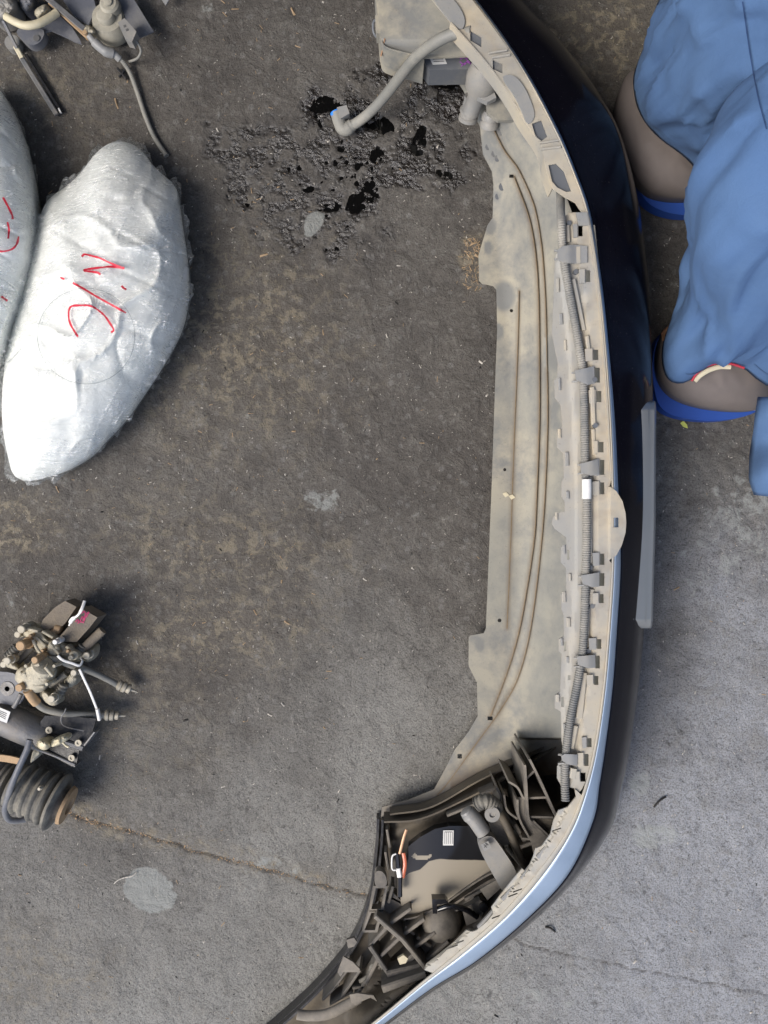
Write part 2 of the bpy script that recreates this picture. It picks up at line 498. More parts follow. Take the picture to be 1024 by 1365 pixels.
# mottling at several sizes
c = mix(t, math_(t, 'MULTIPLY', ramp(t, nM, [(.34, g(.6)), (.52, g(0))]), math_(t, 'SUBTRACT', 1.0, math_(t, 'MULTIPLY', A['light'], .65))), c, (.055, .050, .046))
c = mix(t, ramp(t, nB, [(.53, g(0)), (.66, g(.42))]), c, (.20, .19, .168))
c = mix(t, ramp(t, nS, [(.54, g(0)), (.68, g(.5))]), c, (.215, .21, .195))
c = mix(t, ramp(t, nS, [(.30, g(.7)), (.44, g(0))]), c, (.045, .041, .038))
vo = N(t, 'ShaderNodeTexVoronoi'); vo.inputs['Scale'].default_value = 62; t.links.new(co, vo.inputs['Vector'])
vs_ = N(t, 'ShaderNodeSeparateColor'); t.links.new(vo.outputs['Color'], vs_.inputs[0])
agg = math_(t, 'MULTIPLY', ramp(t, vo.outputs['Distance'], [(.30, g(1)), (.42, g(0))]), ramp(t, vs_.outputs[0], [(.80, g(0)), (.84, g(1))]))
c = mix(t, math_(t, 'MULTIPLY', agg, math_(t, 'MULTIPLY', nM, .75)), c, (.21, .205, .195))
c = mix(t, ramp(t, nF, [(.35, g(.7)), (.52, g(0))]), c, (.040, .036, .033))
c = mix(t, ramp(t, nF, [(.64, g(0)), (.78, g(.55))]), c, (.36, .35, .32))
# ochre stains, pale worn patches and one painted sky reflection in a puddle
nT = noise(t, co, 38, 9, .75, .4)
ft = math_(t, 'MULTIPLY', A['tan'], ramp(t, nT, [(.50, g(0)), (.585, g(.75))]))
c = mix(t, math_(t, 'MULTIPLY', A['tan'], .16), c, (.15, .12, .08))
c = mix(t, ft, c, (.26, .225, .16))
fp = ramp(t, math_(t, 'ADD', A['pale'], math_(t, 'ADD', math_(t, 'MULTIPLY', math_(t, 'SUBTRACT', nB, .5), 2.2), math_(t, 'MULTIPLY', math_(t, 'SUBTRACT', nS, .5), 1.4))), [(.42, g(0)), (.66, g(.62))])
c = mix(t, fp, c, (.30, .315, .30))
c = mix(t, math_(t, 'MULTIPLY', A['crack'], .8), c, (.035, .028, .022))
cw = mix(t, .88, c, (.016, .013, .011))
wn = N(t, 'ShaderNodeTexNoise'); wn.inputs['Scale'].default_value = 70; wn.inputs['Detail'].default_value = 4; t.links.new(co, wn.inputs['Vector'])
wv_ = N(t, 'ShaderNodeVectorMath', operation='MULTIPLY_ADD'); t.links.new(wn.outputs['Color'], wv_.inputs[0]); wv_.inputs[1].default_value = (.012, .012, .012); t.links.new(co, wv_.inputs[2])
vq = N(t, 'ShaderNodeTexVoronoi'); vq.inputs['Scale'].default_value = 170; t.links.new(wv_.outputs[0], vq.inputs['Vector'])
vqs = N(t, 'ShaderNodeSeparateColor'); t.links.new(vq.outputs['Color'], vqs.inputs[0])
sky_fleck = math_(t, 'MULTIPLY', ramp(t, vq.outputs['Distance'], [(.15, g(1)), (.34, g(0))]), ramp(t, vqs.outputs[1], [(.45, g(0)), (.8, g(.85))]))  # sky glints on the wet lumps painted as pale flecks
cw = mix(t, math_(t, 'MULTIPLY', sky_fleck, ramp(t, nM, [(.4, g(.1)), (.6, g(.7))])), cw, (.14, .128, .115))
c = mix(t, A['wet'], c, cw)
t.links.new(c, b.inputs['Base Color'])
rdry = ramp(t, nS, [(.3, g(.72)), (.7, g(.92))])
t.links.new(mix(t, A['wet'], rdry, .16), b.inputs['Roughness'])
t.links.new(mix(t, A['wet'], g(.40), g(1.0)), b.inputs['Specular IOR Level'])
hsum = math_(t, 'ADD', math_(t, 'MULTIPLY', nS, 1.0), math_(t, 'ADD', math_(t, 'MULTIPLY', nF, .35), math_(t, 'ADD', math_(t, 'MULTIPLY', nM, 1.4), math_(t, 'MULTIPLY', nB, 2.6))))
vw = N(t, 'ShaderNodeTexVoronoi'); vw.inputs['Scale'].default_value = 150; vw.feature = 'SMOOTH_F1'; t.links.new(wv_.outputs[0], vw.inputs['Vector'])
hsum = math_(t, 'ADD', hsum, math_(t, 'MULTIPLY', math_(t, 'MULTIPLY', A['wet'], -1.3), vw.outputs['Distance']))
bump(t, b, hsum, .9, .0032)
M['ground'] = m
m, t, b, o = nodes_of('still_water'); co = coords(t)
b.inputs['Base Color'].default_value = (.004, .004, .004, 1); b.inputs['Roughness'].default_value = .03; b.inputs['Specular IOR Level'].default_value = .8
b.inputs['IOR'].default_value = 1.33
M['water'] = m
M['unseen_roof'] = simple('unseen_roof_sheet', (.10, .085, .07), .7, .2, var=.35, scale=6)
M['wall'] = simple('dark_unseen_wall', (.085, .08, .072), .9, var=.25, scale=4)

# ------------------------------------------------------------------ GROUND
def axis(lim, step, far):
    a = list(np.arange(-lim, lim + 1e-6, step)); s = step; x = a[-1]; ext = []
    while x < far:
        s *= 1.5; x += s; ext.append(x)
    return np.array([-v for v in reversed(ext)] + a + ext)
ax = axis(.80, .0034, 60); ay = axis(1.06, .0034, 60)
X, Y = np.meshgrid(ax, ay)
PX = X / S + 512; PY = 682.5 - Y / S
near = (np.abs(X) < .9) & (np.abs(Y) < 1.15)
wob = (fbm(PX / 26, PY / 26, 4, 1) - .5)
def blob(cx, cy, rx, ry, rot=0, soft=.5, wobble=.8):
    c, s = math.cos(rot), math.sin(rot)
    u = ((PX - cx) * c + (PY - cy) * s) / rx; v = (-(PX - cx) * s + (PY - cy) * c) / ry
    d = np.sqrt(u * u + v * v) + wob * wobble
    return np.clip((1 + soft / 2 - d) / soft, 0, 1)
wet = np.zeros_like(X)
for a in [(490, 175, 75, 35, .6), (435, 150, 40, 24, .2), (575, 120, 36, 55, .2), (600, 110, 40, 40, 0), (560, 205, 55, 42, .5), (505, 245, 38, 26, -.6), (480, 262, 34, 24, -.5),
          (560, 235, 60, 22, .1), (520, 90, 45, 25, -.5), (470, 190, 25, 30, 0)]:
    wet = np.maximum(wet, blob(*a, soft=.35, wobble=2.2))
semi = np.zeros_like(X)
for a in [(380, 220, 90, 60, .4), (400, 290, 95, 42, .35), (440, 200, 95, 60, 0), (320, 195, 40, 30, 0), (360, 270, 60, 50, .6)]:
    semi = np.maximum(semi, blob(*a, soft=.5, wobble=2.0))
lump = ridged(PX / 7, PY / 7, 3, 2) * .6 + fbm(PX / 9, PY / 9, 3, 4) * .8
holes = fbm(PX / 15, PY / 15, 3, 6)
semi_mask = semi * np.clip((fbm(PX / 12, PY / 12, 4, 2) - .40) * 9, 0, 1)
WET = np.clip((1 - blob(417, 300, 11, 17, .5, .3, .7)) * np.maximum(wet * np.clip((fbm(PX / 16, PY / 16, 3, 5) - .32) * 10, 0, 1), semi_mask * .9), 0, 1)
pool = np.maximum.reduce([blob(482, 262, 24, 14, -.6, .3, 1.0), blob(436, 140, 20, 12, 0, .3, 1), blob(503, 205, 9, 12, 0, .3, 1),
                          blob(510, 165, 26, 14, .4, .3, 1.4), blob(600, 95, 20, 26, .3, .3, 1.4), blob(560, 185, 10, 22, .2, .3, 1.2), blob(592, 232, 12, 6, .3, .3, 1)])
z = (fbm(PX / 90, PY / 90, 3, 0) - .5) * .004 + (fbm(PX / 22, PY / 22, 4, 3) - .5) * .0028 + (fbm(PX / 6, PY / 6, 3, 1) - .5) * .0012
pits = np.clip(NS[2](PX / 5.5, PY / 5.5) - .86, 0, 1) * -.010
z = z + pits * (NS[5](PX / 60, PY / 60) > .35)
z = z * (1 - .8 * pool) + (WET * (lump - .60) * .0052) - pool * .0032
# rougher surface to the right of the bumper
rz = np.clip((PX - 850) / 40, 0, 1) * np.clip((800 - PY) / 120, 0, 1)
z = z + rz * (fbm(PX / 11, PY / 11, 4, 6) - .5) * .006
# cracks
def crack_mask(pts, wd, wobble=5):
    m_ = np.zeros_like(X)
    for (x0, y0), (x1, y1) in zip(pts[:-1], pts[1:]):
        dx, dy = x1 - x0, y1 - y0; L = math.hypot(dx, dy)
        tt = ((PX - x0) * dx + (PY - y0) * dy) / (L * L)
        d = np.abs((PX - x0) * dy - (PY - y0) * dx) / L
        d = np.abs(((PX - x0) * dy - (PY - y0) * dx) / L + (NS[4](PX / 14, PY / 14) - .5) * wobble)
        m_ = np.maximum(m_, np.clip(1.3 - d / wd, 0, 1) * ((tt > -.02) & (tt < 1.02)))
    return m_
CR = crack_mask([(85, 1082), (130, 1098), (190, 1112), (260, 1135), (330, 1152), (400, 1172), (500, 1198)], 1.7)
CR = np.maximum(CR, .8 * crack_mask([(640, 1232), (700, 1258), (780, 1278), (870, 1296), (1040, 1330)], 1.3))
CR = CR * (.45 + .55 * (NS[1](PX / 8, PY / 8) > .35))
z = z - CR * .003
far = np.sqrt(np.clip(np.abs(X) - .8, 0, None) ** 2 + np.clip(np.abs(Y) - 1.06, 0, None) ** 2)
z = z * (far < .02)
pale = np.maximum.reduce([blob(417, 300, 11, 17, .5, .3, .7), blob(200, 1186, 34, 30, .3, .25, .5) * .95, blob(430, 668, 22, 16, 0, .8, 1.5) * .6, blob(852, 1045, 15, 18, 0, .4, .8) * .75, blob(870, 1112, 30, 18, .2, .6, 1.3) * .7,  # first blob: sky reflection in a small puddle, painted pale
                          blob(1000, 690, 80, 60, -.6, 1.1, 1.2) * .5, blob(930, 760, 70, 40, -.5, 1.2, 1.5) * .38, blob(380, 1160, 40, 14, .3, .8, 1) * .4, blob(730, 1330, 80, 30, 0, 1, 1) * .35,
                          blob(265, 10, 30, 8, 0, .8, 1) * .3]) 
tan = np.maximum.reduce([blob(315, 460, 120, 130, .4, 1.2, 1.2) * .75, blob(300, 730, 150, 60, .2, 1.2, 1.2) * .7, blob(280, 840, 130, 50, -.1, 1.2, 1.2) * .75, blob(20, 700, 60, 40, 0, 1, 1), blob(800, 50, 70, 60, .2, .8, 1.4) * 1.0,
                         blob(632, 345, 16, 34, .1, .7, 1.0) * 1.2, blob(120, 1090, 50, 16, .3, .9, 1), blob(30, 1300, 120, 60, .2, 1.2, 1) * .5, blob(120, 940, 160, 100, 0, 1.2, 1) * .4, blob(60, 120, 90, 60, 0, 1.2, 1) * .4, blob(300, 1140, 220, 14, .25, .8, .8) * .6])
tan = np.clip(tan, 0, 1)
light = np.clip((PY - 760) / 480 + (PX - 512) / 1500 + (fbm(PX / 160, PY / 160, 3, 2) - .5) * .9, 0, 1)  # brighter foot and sunlit lower right painted into the floor colour
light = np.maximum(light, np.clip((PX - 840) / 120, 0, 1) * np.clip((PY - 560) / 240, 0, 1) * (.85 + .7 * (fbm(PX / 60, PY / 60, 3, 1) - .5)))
ny, nx = X.shape
idx = np.arange(nx * ny).reshape(ny, nx)
F = np.stack([idx[:-1, :-1].ravel(), idx[:-1, 1:].ravel(), idx[1:, 1:].ravel(), idx[1:, :-1].ravel()], 1)
me = bpy.data.meshes.new('ground')
me.vertices.add(nx * ny); me.vertices.foreach_set('co', np.stack([X.ravel(), Y.ravel(), z.ravel()], 1).astype(np.float32).ravel())
me.loops.add(F.size); me.loops.foreach_set('vertex_index', F.ravel().astype(np.int32))
me.polygons.add(len(F)); me.polygons.foreach_set('loop_start', (np.arange(len(F)) * 4).astype(np.int32))
me.polygons.foreach_set('loop_total', np.full(len(F), 4, np.int32)); me.update(calc_edges=True); me.shade_smooth()
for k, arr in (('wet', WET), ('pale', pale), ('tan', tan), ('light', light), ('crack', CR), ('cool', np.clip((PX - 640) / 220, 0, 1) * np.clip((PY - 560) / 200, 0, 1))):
    a = me.attributes.new(k, 'FLOAT', 'POINT'); a.data.foreach_set('value', arr.ravel().astype(np.float32))
me.materials.append(M['ground'])
go = bpy.data.objects.new('ground', me); COL.objects.link(go); go['kind'] = 'structure'
def gz(px, py):
    i = np.searchsorted(ay, -(py - 682.5) * S); j = np.searchsorted(ax, (px - 512) * S)
    return float(z[min(max(i, 0), ny - 1), min(max(j, 0), nx - 1)])
wo = plate('puddle_water', [(300, 120), (420, 105), (470, 70), (640, 60), (640, 170), (600, 270), (520, 300), (450, 345), (380, 330), (300, 250)], -.0021, .0005, M['water'], smooth=False)
wo['kind'] = 'structure'

# ------------------------------------------------------------------ unseen shed added to shade the far yard and darken the gloss (out of the picture)
def boxm(name, lo, hi, mat, kind='structure'):
    V = [(x, y, zz) for x in (lo[0], hi[0]) for y in (lo[1], hi[1]) for zz in (lo[2], hi[2])]
    F = [(0, 1, 3, 2), (4, 6, 7, 5), (0, 4, 5, 1), (2, 3, 7, 6), (0, 2, 6, 4), (1, 5, 7, 3)]
    return mesh_obj(name, V, F, mat, None, False, kind=kind)
V = []; F = []
nr = 110; x0, x1 = -4.5, 14.0
for i in range(nr * 4 + 1):
    x = x0 + (x1 - x0) * i / (nr * 4); dz = .025 * (1 if i % 4 in (1, 2) else 0)
    V += [(x, .42, 2.75 + dz), (x, 6.5, 3.3 + dz), (x, .42, 2.752 + dz), (x, 6.5, 3.302 + dz)]
for i in range(nr * 4):
    a = i * 4; F += [(a, a + 1, a + 5, a + 4), (a + 2, a + 6, a + 7, a + 3)]
ro = mesh_obj('unseen_roof', V, F, M['unseen_roof'], None, False, kind='structure')
boxm('unseen_wall', (-4.5, 6.3, -.02), (14.0, 6.5, 3.28), M['wall'])
boxm('unseen_wall', (13.8, .45, -.02), (14.0, 6.3, 2.74), M['wall'])

# ------------------------------------------------------------------ BUMPER
bumper = thing('car_bumper', 'long black car bumper cover on the floor with its dusty inside turned up', 'bumper', P(740, 680, 0))
R = [(530, -115), (625, -5), (690, 85), (737, 170), (765, 235), (783, 290), (797, 380), (806, 470), (812, 560), (815, 640), (815, 700), (815, 760), (810, 840), (803, 920), (791, 1000), (775, 1060), (752, 1112), (715, 1163), (666, 1220), (611, 1268), (560, 1310), (495, 1364), (410, 1425)]
B = [(533, -118), (627, -7), (692.5, 83.5), (739.5, 168.5), (767.5, 233.5), (786, 289), (800.5, 379), (810, 469.5), (817.5, 559.5), (821.5, 640), (824, 700), (825, 760), (820, 840), (814, 920), (804, 1000), (797, 1045), (789, 1092), (757, 1162), (704, 1220), (636, 1277), (573, 1316), (501, 1370), (415, 1432)]
Sx = [(585, -165), (680, -15), (748, 60), (800, 132), (828, 190), (850, 280), (862, 380), (866, 470), (869, 560), (869, 640), (867, 700), (862, 760), (856, 840), (849, 915), (836, 1005), (826, 1050), (812, 1103), (768, 1168), (710, 1226), (640, 1281), (576, 1320), (503, 1374), (418, 1436)]
def zc(i, top, mid=None):
    return top
ZR = [.27, .28, .29, .30, .30, .30, .30, .30, .30, .30, .30, .30, .30, .30, .30, .30, .295, .285, .27, .25, .23, .20, .17]
rows = []
for i in range(len(R)):
    zr = ZR[i]
    s_ = np.array(Sx[i]); r_ = np.array(R[i]); b_ = np.array(B[i])
    out_ = (s_ - b_); L = np.linalg.norm(out_)
    m1 = b_ + out_ * .42; m2 = b_ + out_ * .80
    rows.append([(*(r_ - (b_ - r_) * .25), zr - .006), (*r_, zr), (*(r_ + (b_ - r_) * .5), zr - .0035), (*b_, zr - .014), (*m1, zr - .036), (*m2, zr * .78), (*s_, zr * .62), (*(s_ - out_ * .04), zr * .35), (*(s_ - out_ * .22), .004), (*(s_ - out_ * .3), .002)])
nc = len(rows[0])
longs = [catmull([tuple(P(*rows[i][j])) for i in range(len(rows))], 10) for j in range(nc)]
# interpolate across too
V = []; acr = 4
n_l = len(longs[0])
for i in range(n_l):
    cr = catmull([longs[j][i] for j in range(nc)], acr)
    V += [tuple(c_) for c_ in cr]
wv = (nc - 1) * acr + 1
F = [(i * wv + k, i * wv + k + 1, (i + 1) * wv + k + 1, (i + 1) * wv + k) for i in range(n_l - 1) for k in range(wv - 1)]
F_all = F
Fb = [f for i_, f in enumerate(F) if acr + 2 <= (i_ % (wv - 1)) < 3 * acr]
F = [f for i_, f in enumerate(F) if (i_ % (wv - 1)) >= 3 * acr]
def compact(V_, F_):
    u_ = sorted({i_ for f in F_ for i_ in f}); m_ = {a: b_ for b_, a in enumerate(u_)}
    return [V_[i_] for i_ in u_], [tuple(m_[i_] for i_ in f) for f in F_]
Fr = [f for i_, f in enumerate(F_all) if acr <= (i_ % (wv - 1)) < acr + 2]
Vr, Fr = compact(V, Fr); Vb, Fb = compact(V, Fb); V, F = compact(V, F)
re_ = mesh_obj('rim_edge', Vr, Fr, M['flange'], bumper, True, 60)
re_m = re_.modifiers.new('t', 'SOLIDIFY'); re_m.thickness = .003; re_m.offset = 1
eb = mesh_obj('sky_band', Vb, Fb, M['sky_tint'], bumper, True, 60, label='pale blue sky reflection along the bumper edge, made as a coloured band')
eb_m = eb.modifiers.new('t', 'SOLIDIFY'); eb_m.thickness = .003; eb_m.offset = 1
skin = mesh_obj('cover_skin', V, F, M['paint'], bumper, True, 60, label='glossy black outer skin of the bumper')
so_m = skin.modifiers.new('t', 'SOLIDIFY'); so_m.thickness = .003; so_m.offset = 1

def seg_dist(px, py, poly):
    best = 1e9
    for (x0, y0), (x1, y1) in zip(poly[:-1], poly[1:]):
        dx, dy = x1 - x0, y1 - y0; t = max(0, min(1, ((px - x0) * dx + (py - y0) * dy) / (dx * dx + dy * dy)))
        d = math.hypot(px - x0 - dx * t, py - y0 - dy * t); best = min(best, d)
    return best
def smooth01(x): x = max(0, min(1, x)); return x * x * (3 - 2 * x)
R_f = [(p[0], p[1]) for p in catmull(R, 4)]
def rx_at(y):
    ys = [p[1] for p in R]; xs = [p[0] for p in R]; return float(np.interp(y, ys, xs))

# --- undertray
Ledge = [(575, 60), (600, 92), (618, 120), (632, 150), (640, 168), (644, 205), (656, 228), (658, 245), (657, 290), (650, 300), (641, 330), (638, 340), (639, 374), (643, 378), (658, 381), (662, 386), (663, 440), (660, 520), (656, 640), (652, 740), (648, 838), (645, 844), (627, 847), (625, 850), (625, 888), (629, 896), (636, 910), (637, 955), (625, 975), (606, 1000), (592, 1028), (579, 1052), (545, 1066), (509, 1076), (508, 1090)]
Redge = [(545, 1094), (600, 1084), (660, 1058), (700, 1038), (738, 1032), (760, 1038), (774, 1005), (786, 920), (796, 840), (800, 760), (800, 640), (797, 560), (790, 470), (780, 380), (765, 290), (742, 225), (715, 165), (680, 110), (640, 60)]
tray_out = Ledge + Redge
chL = [(685, 235), (705, 290), (714, 340), (718, 400), (719, 480), (719, 560), (716, 650), (712, 720), (700, 800), (690, 850), (675, 900), (654, 955)]
chR = [(656, 168), (672, 200), (692, 228), (712, 275), (722, 330), (727, 400), (729, 480), (730, 560), (727, 650), (722, 720), (713, 800), (703, 860), (688, 910), (665, 950), (636, 990), (600, 1040), (583, 1060)]
grv = [(692, 388), (690, 470), (685, 600), (681, 720), (676, 838)]
def lin(poly, y): return float(np.interp(y, [p[1] for p in poly], [p[0] for p in poly]))
def tray_z(x, y):
    d = rx_at(min(max(y, 0), 1050)) - x
    base = .035 + .13 * smooth01((130 - d) / 110) * (1 if y < 985 else .5)
    base += .012 * smooth01((700 - x) / 60) * 0
    if 235 < y < 955:
        l, r_ = lin(chL, y), lin(chR, y)
        if l < x < r_: base += .003 * smooth01(min(x - l, r_ - x) / 5)
    dl = min(seg_dist(x, y, chL), seg_dist(x, y, chR))
    base += .0015 * (float(fbm(x / 45, y / 45, 3, 2)) - .5) * 2
    return base
def tray_d(x, y):
    dl = min(seg_dist(x, y, chL), seg_dist(x, y, chR) + .4, seg_dist(x, y, grv) + .2)
    v = max(0, .55 - dl / 9)
    for (cx, cy, r_) in ((672, 395, 11), (664, 442, 6), (651, 330, 5), (654, 302, 6), (640, 860, 5), (745, 470, 14), (640, 130, 8), (662, 262, 4)):
        d = math.hypot(x - cx, (y - cy) * .7)
        if d < r_ * 1.6: v = min(v, -.9 * smooth01((r_ * 1.6 - d) / (r_ * .6)))
    # dust collects in the lower third and by the slope to the corner
    if y > 960: v = max(v, (.75 if x > 600 else .3) * smooth01((y - 975 - (745 - x) * .25) / 50))
    return v
def circ(cx, cy, r, n=10, ry=None): return [(cx + r * math.cos(2 * math.pi * k / n), cy + (ry or r) * math.sin(2 * math.pi * k / n)) for k in range(n)]
def rect(x0, y0, x1, y1, sk=0): return [(x0, y0), (x1, y0 + sk), (x1, y1 + sk), (x0, y1)]
tray_holes = [circ(682, 414, 2.4), circ(673, 626, 2.2), circ(666, 827, 2.6), rect(679, 232, 685, 237), rect(650, 955, 657, 960), circ(662, 160, 2, 8, 3), rect(610, 1005, 616, 1011), rect(520, 1076, 528, 1082)]
plate('undertray', tray_out, tray_z, .0028, M['tray'], bumper, holes=tray_holes, grid=3.2, attr=tray_d, ang=50, label='pale dusty undertray with a long curved channel')
M['grime'] = simple('brown_grime', (.19, .145, .09), .9, var=.5, scale=90)
for ln in (chL, chR, grv):
    q_ = [(p[0], p[1]) for p in catmull(ln, 14)]
    V = []; F = []
    for i, p in enumerate(q_):
        d_ = np.array(q_[min(i + 1, len(q_) - 1)]) - np.array(q_[max(i - 1, 0)]); nn = np.array([-d_[1], d_[0]]) / (np.linalg.norm(d_) + 1e-9)
        ww = .38 + .42 * float(fbm(p[0] / 9, p[1] / 9, 2, 1))
        nrm_ = nn; zz = max(tray_z(p[0] + nn[0] * 3, p[1] + nn[1] * 3), tray_z(p[0] - nn[0] * 3, p[1] - nn[1] * 3), tray_z(*p)) + .0005
        for s_ in (-1, 1): V.append(P(p[0] + nn[0] * ww * s_, p[1] + nn[1] * ww * s_, zz))
        for s_ in (1, -1): V.append(P(p[0] + nn[0] * ww * s_, p[1] + nn[1] * ww * s_, zz - .006))
    for i in range(len(q_) - 1):
        for k in range(4): F.append((i * 4 + k, i * 4 + (k + 1) % 4, (i + 1) * 4 + (k + 1) % 4, (i + 1) * 4 + k))
    mesh_obj('channel_seam', V, F, M['grime'], bumper, True, 50)
# small nut blobs / chips
for (x, y) in ((674, 660), (682, 663)):
    plate('dried_chip', [(x - 4, y - 2), (x + 1, y - 4), (x + 5, y), (x, y + 3)], tray_z(x, y) + .0015, .001, M['cream'], bumper)

# --- slotted flange
slots = [(771, 300, 777, 315), (781, 360, 787, 376), (791, 466, 798, 480), (793, 490, 800, 510), (795, 521, 802, 536), (798, 589, 805, 603), (800, 613, 806, 633), (800, 643, 806, 659), (818, 690, 825, 703),
         (800, 738, 806, 753), (799, 764, 806, 781), (799, 792, 805, 804), (796, 852, 802, 865), (794, 874, 800, 891), (792, 901, 798, 913), (783, 984, 789, 996), (779, 1005, 785, 1021), (774, 1030, 781, 1042),
         (752, 855, 755, 868), (757, 900, 761, 906), (748, 929, 752, 942), (756, 733, 759, 746), (775, 330, 781, 350)]
inner = [(758, 283), (752, 290), (748, 330), (741, 340), (740, 350), (738, 400), (736, 444), (744, 485), (743, 503), (739, 507), (740, 530), (748, 540), (750, 568), (743, 575), (743, 596), (751, 604), (752, 636), (749, 642), (749, 662), (753, 668), (753, 682), (742, 684),
         (737, 690), (736, 698), (740, 705), (748, 711), (755, 716), (755, 726), (748, 729), (748, 750), (755, 757), (755, 788), (748, 792), (749, 812), (752, 820), (752, 848), (745, 852), (745, 868), (749, 872), (747, 922), (740, 927), (740, 944), (748, 949), (749, 988), (752, 1004), (749, 1014), (743, 1022), (743, 1038), (748, 1047), (766, 1051)]
outer = [(768, 1060), (776, 1052)] + [(lin(R, y) + 1.4, y) for y in range(1040, 746, -24)] + [(812, 747), (822, 740), (829, 727), (834, 710), (835, 697), (834, 684), (830, 668), (822, 655), (813, 648)] + [(lin(R, y) + 1.0, y) for y in range(636, 284, -22)] + [(779, 283)]
loomp = [(747, 255), (748, 290), (750, 330), (754, 362), (761, 400), (770, 450), (776, 488), (778, 520), (779, 560), (780, 620), (782, 660), (782, 720), (781, 760), (780, 800), (778, 850), (775, 880), (768, 920), (760, 960), (755, 1000), (753, 1040), (754, 1068)]
def flange_z(x, y):
    d = rx_at(y) - x
    zz = .2985
    zz -= .007 * smooth01((d - 19) / 4)
    zz -= .006 * smooth01((d - 44) / 6)
    if x > rx_at(y) - 4 and 648 < y < 747: zz = .3045 - .002 * smooth01((x - rx_at(y)) / 18)
    return zz
def flange_d(x, y):
    d = rx_at(y) - x
    v = 0
    if d > 24: v = -.55 * smooth01((d - 24) / 12)
    return v + .6 * (float(fbm(x / 12, y / 12, 3, 3)) - .5)
plate('slotted_flange', inner + outer, flange_z, .0026, M['flange'], bumper, holes=[rect(*s_) for s_ in slots], grid=4.0, attr=flange_d, ang=40, label='pale flange with rectangular clip slots and a rounded centre lobe')
# inner wall hanging from the flange to the tray
def wallstrip(name, path, z0, z1, mat, parent, th=.0025, zf=None, kind=None):
    pts = catmull(path, 6) if len(path) > 2 else [np.array(p, float) for p in path]
    V = []; F = []
    n = len(pts)
    for i, p in enumerate(pts):
        a = P(p[0], p[1], z1 if not zf else zf(i / (n - 1)))
        q = pts[min(i + 1, n - 1)] - pts[max(i - 1, 0)]; nn = Vector((q[1], q[0], 0)).normalized() * th / 2
        lo = Vector((a.x, a.y, z0))
        V += [a - nn, a + nn, lo + nn, lo - nn]
    for i in range(n - 1):
        for k in range(4):
            F.append((i * 4 + k, i * 4 + (k + 1) % 4, (i + 1) * 4 + (k + 1) % 4, (i + 1) * 4 + k))
    F += [(3, 2, 1, 0), tuple((n - 1) * 4 + k for k in range(4))]
    return mesh_obj(name, V, F, mat, parent, True, 40, kind)
wallstrip('flange_web', [(792, 300), (800, 380), (808, 470), (812, 560), (813, 700), (811, 800), (806, 880), (797, 960), (786, 1030)], .02, .292, M['tray'], bumper)

wlm = corrugated('wiring_loom', [(x, y, flange_z(x, y) + .007 if y > 285 else .24 + .02 * (y - 255) / 30) for x, y in loomp], .0068, M['loom'], bumper, .0036, .0013, label='corrugated grey loom tube held by pale clips')
# white tape on loom
tube('loom_tape', [(782, 639, .3065), (782.3, 652, .3065), (782, 665, .3065)], .0073, M['white'], wlm, sub=4)
# bridge clips over the loom
clips = [[(743, 333), (750, 328), (765, 326), (783, 328), (783, 350), (765, 351), (752, 350), (744, 346)],
         [(766, 494), (792, 488), (793, 511), (784, 513), (768, 506)], [(774, 618), (797, 612), (799, 633), (788, 634), (775, 630)],
         [(775, 767), (799, 763), (799, 782), (790, 783), (777, 778)], [(769, 875), (793, 873), (794, 890), (784, 891), (771, 886)], [(748, 1008), (753, 1005), (770, 1006), (770, 1021), (757, 1019), (750, 1014)]]
for cpoly in clips:
    cy = sum(p[1] for p in cpoly) / len(cpoly); cx0 = min(p[0] for p in cpoly)
    o_ = plate('cable_clip', cpoly, lambda x, y: .3075 - .006 * smooth01((x - cx0 - 14) / 14) + .0008, .0022, M['clip'], bumper, grid=4)
    for dy in (-6, 6):
        bar('clip_tooth', (cx0 - 4, cy + dy, .303), (cx0 + 4, cy + dy * .9, .305), .0022, .006, M['clip'], o_)
for q_, (a0_, b0_, a1_, b1_) in enumerate(slots):
    if a0_ < 770 or a0_ > 812: continue
    wq = 6 + (q_ * 7 % 5)
    plate('lock_tab', [(a0_ - wq - 1, b0_ - 1), (a0_ - 1.2, b0_ - 1.5), (a0_ - 1.2, b1_ + 1), (a0_ - wq, b1_ + 1.5)], flange_z(a0_ - 5, b0_) + .0035 + .001 * (q_ % 3), .003, (M['clip'], M['flange'], M['flange'])[q_ % 3], bumper)
for q_, (x_, y_, hh_) in enumerate([(746, 512, 16), (746, 578, 12), (756, 612, 18), (742, 688, 10), (752, 733, 12), (752, 796, 14), (749, 856, 10), (744, 931, 10), (748, 1026, 9), (754, 460, 14), (757, 660, 10), (758, 830, 12), (753, 972, 14), (744, 380, 18), (748, 425, 14), (760, 770, 10), (757, 880, 8)]):
    bar('edge_tab', (x_, y_ - hh_ / 2, flange_z(x_, y_) + .003), (x_ + .5, y_ + hh_ / 2, flange_z(x_, y_) + .003), .0035 + .001 * (q_ % 3), .004, M['flange'] if q_ % 2 else M['clip'], bumper)
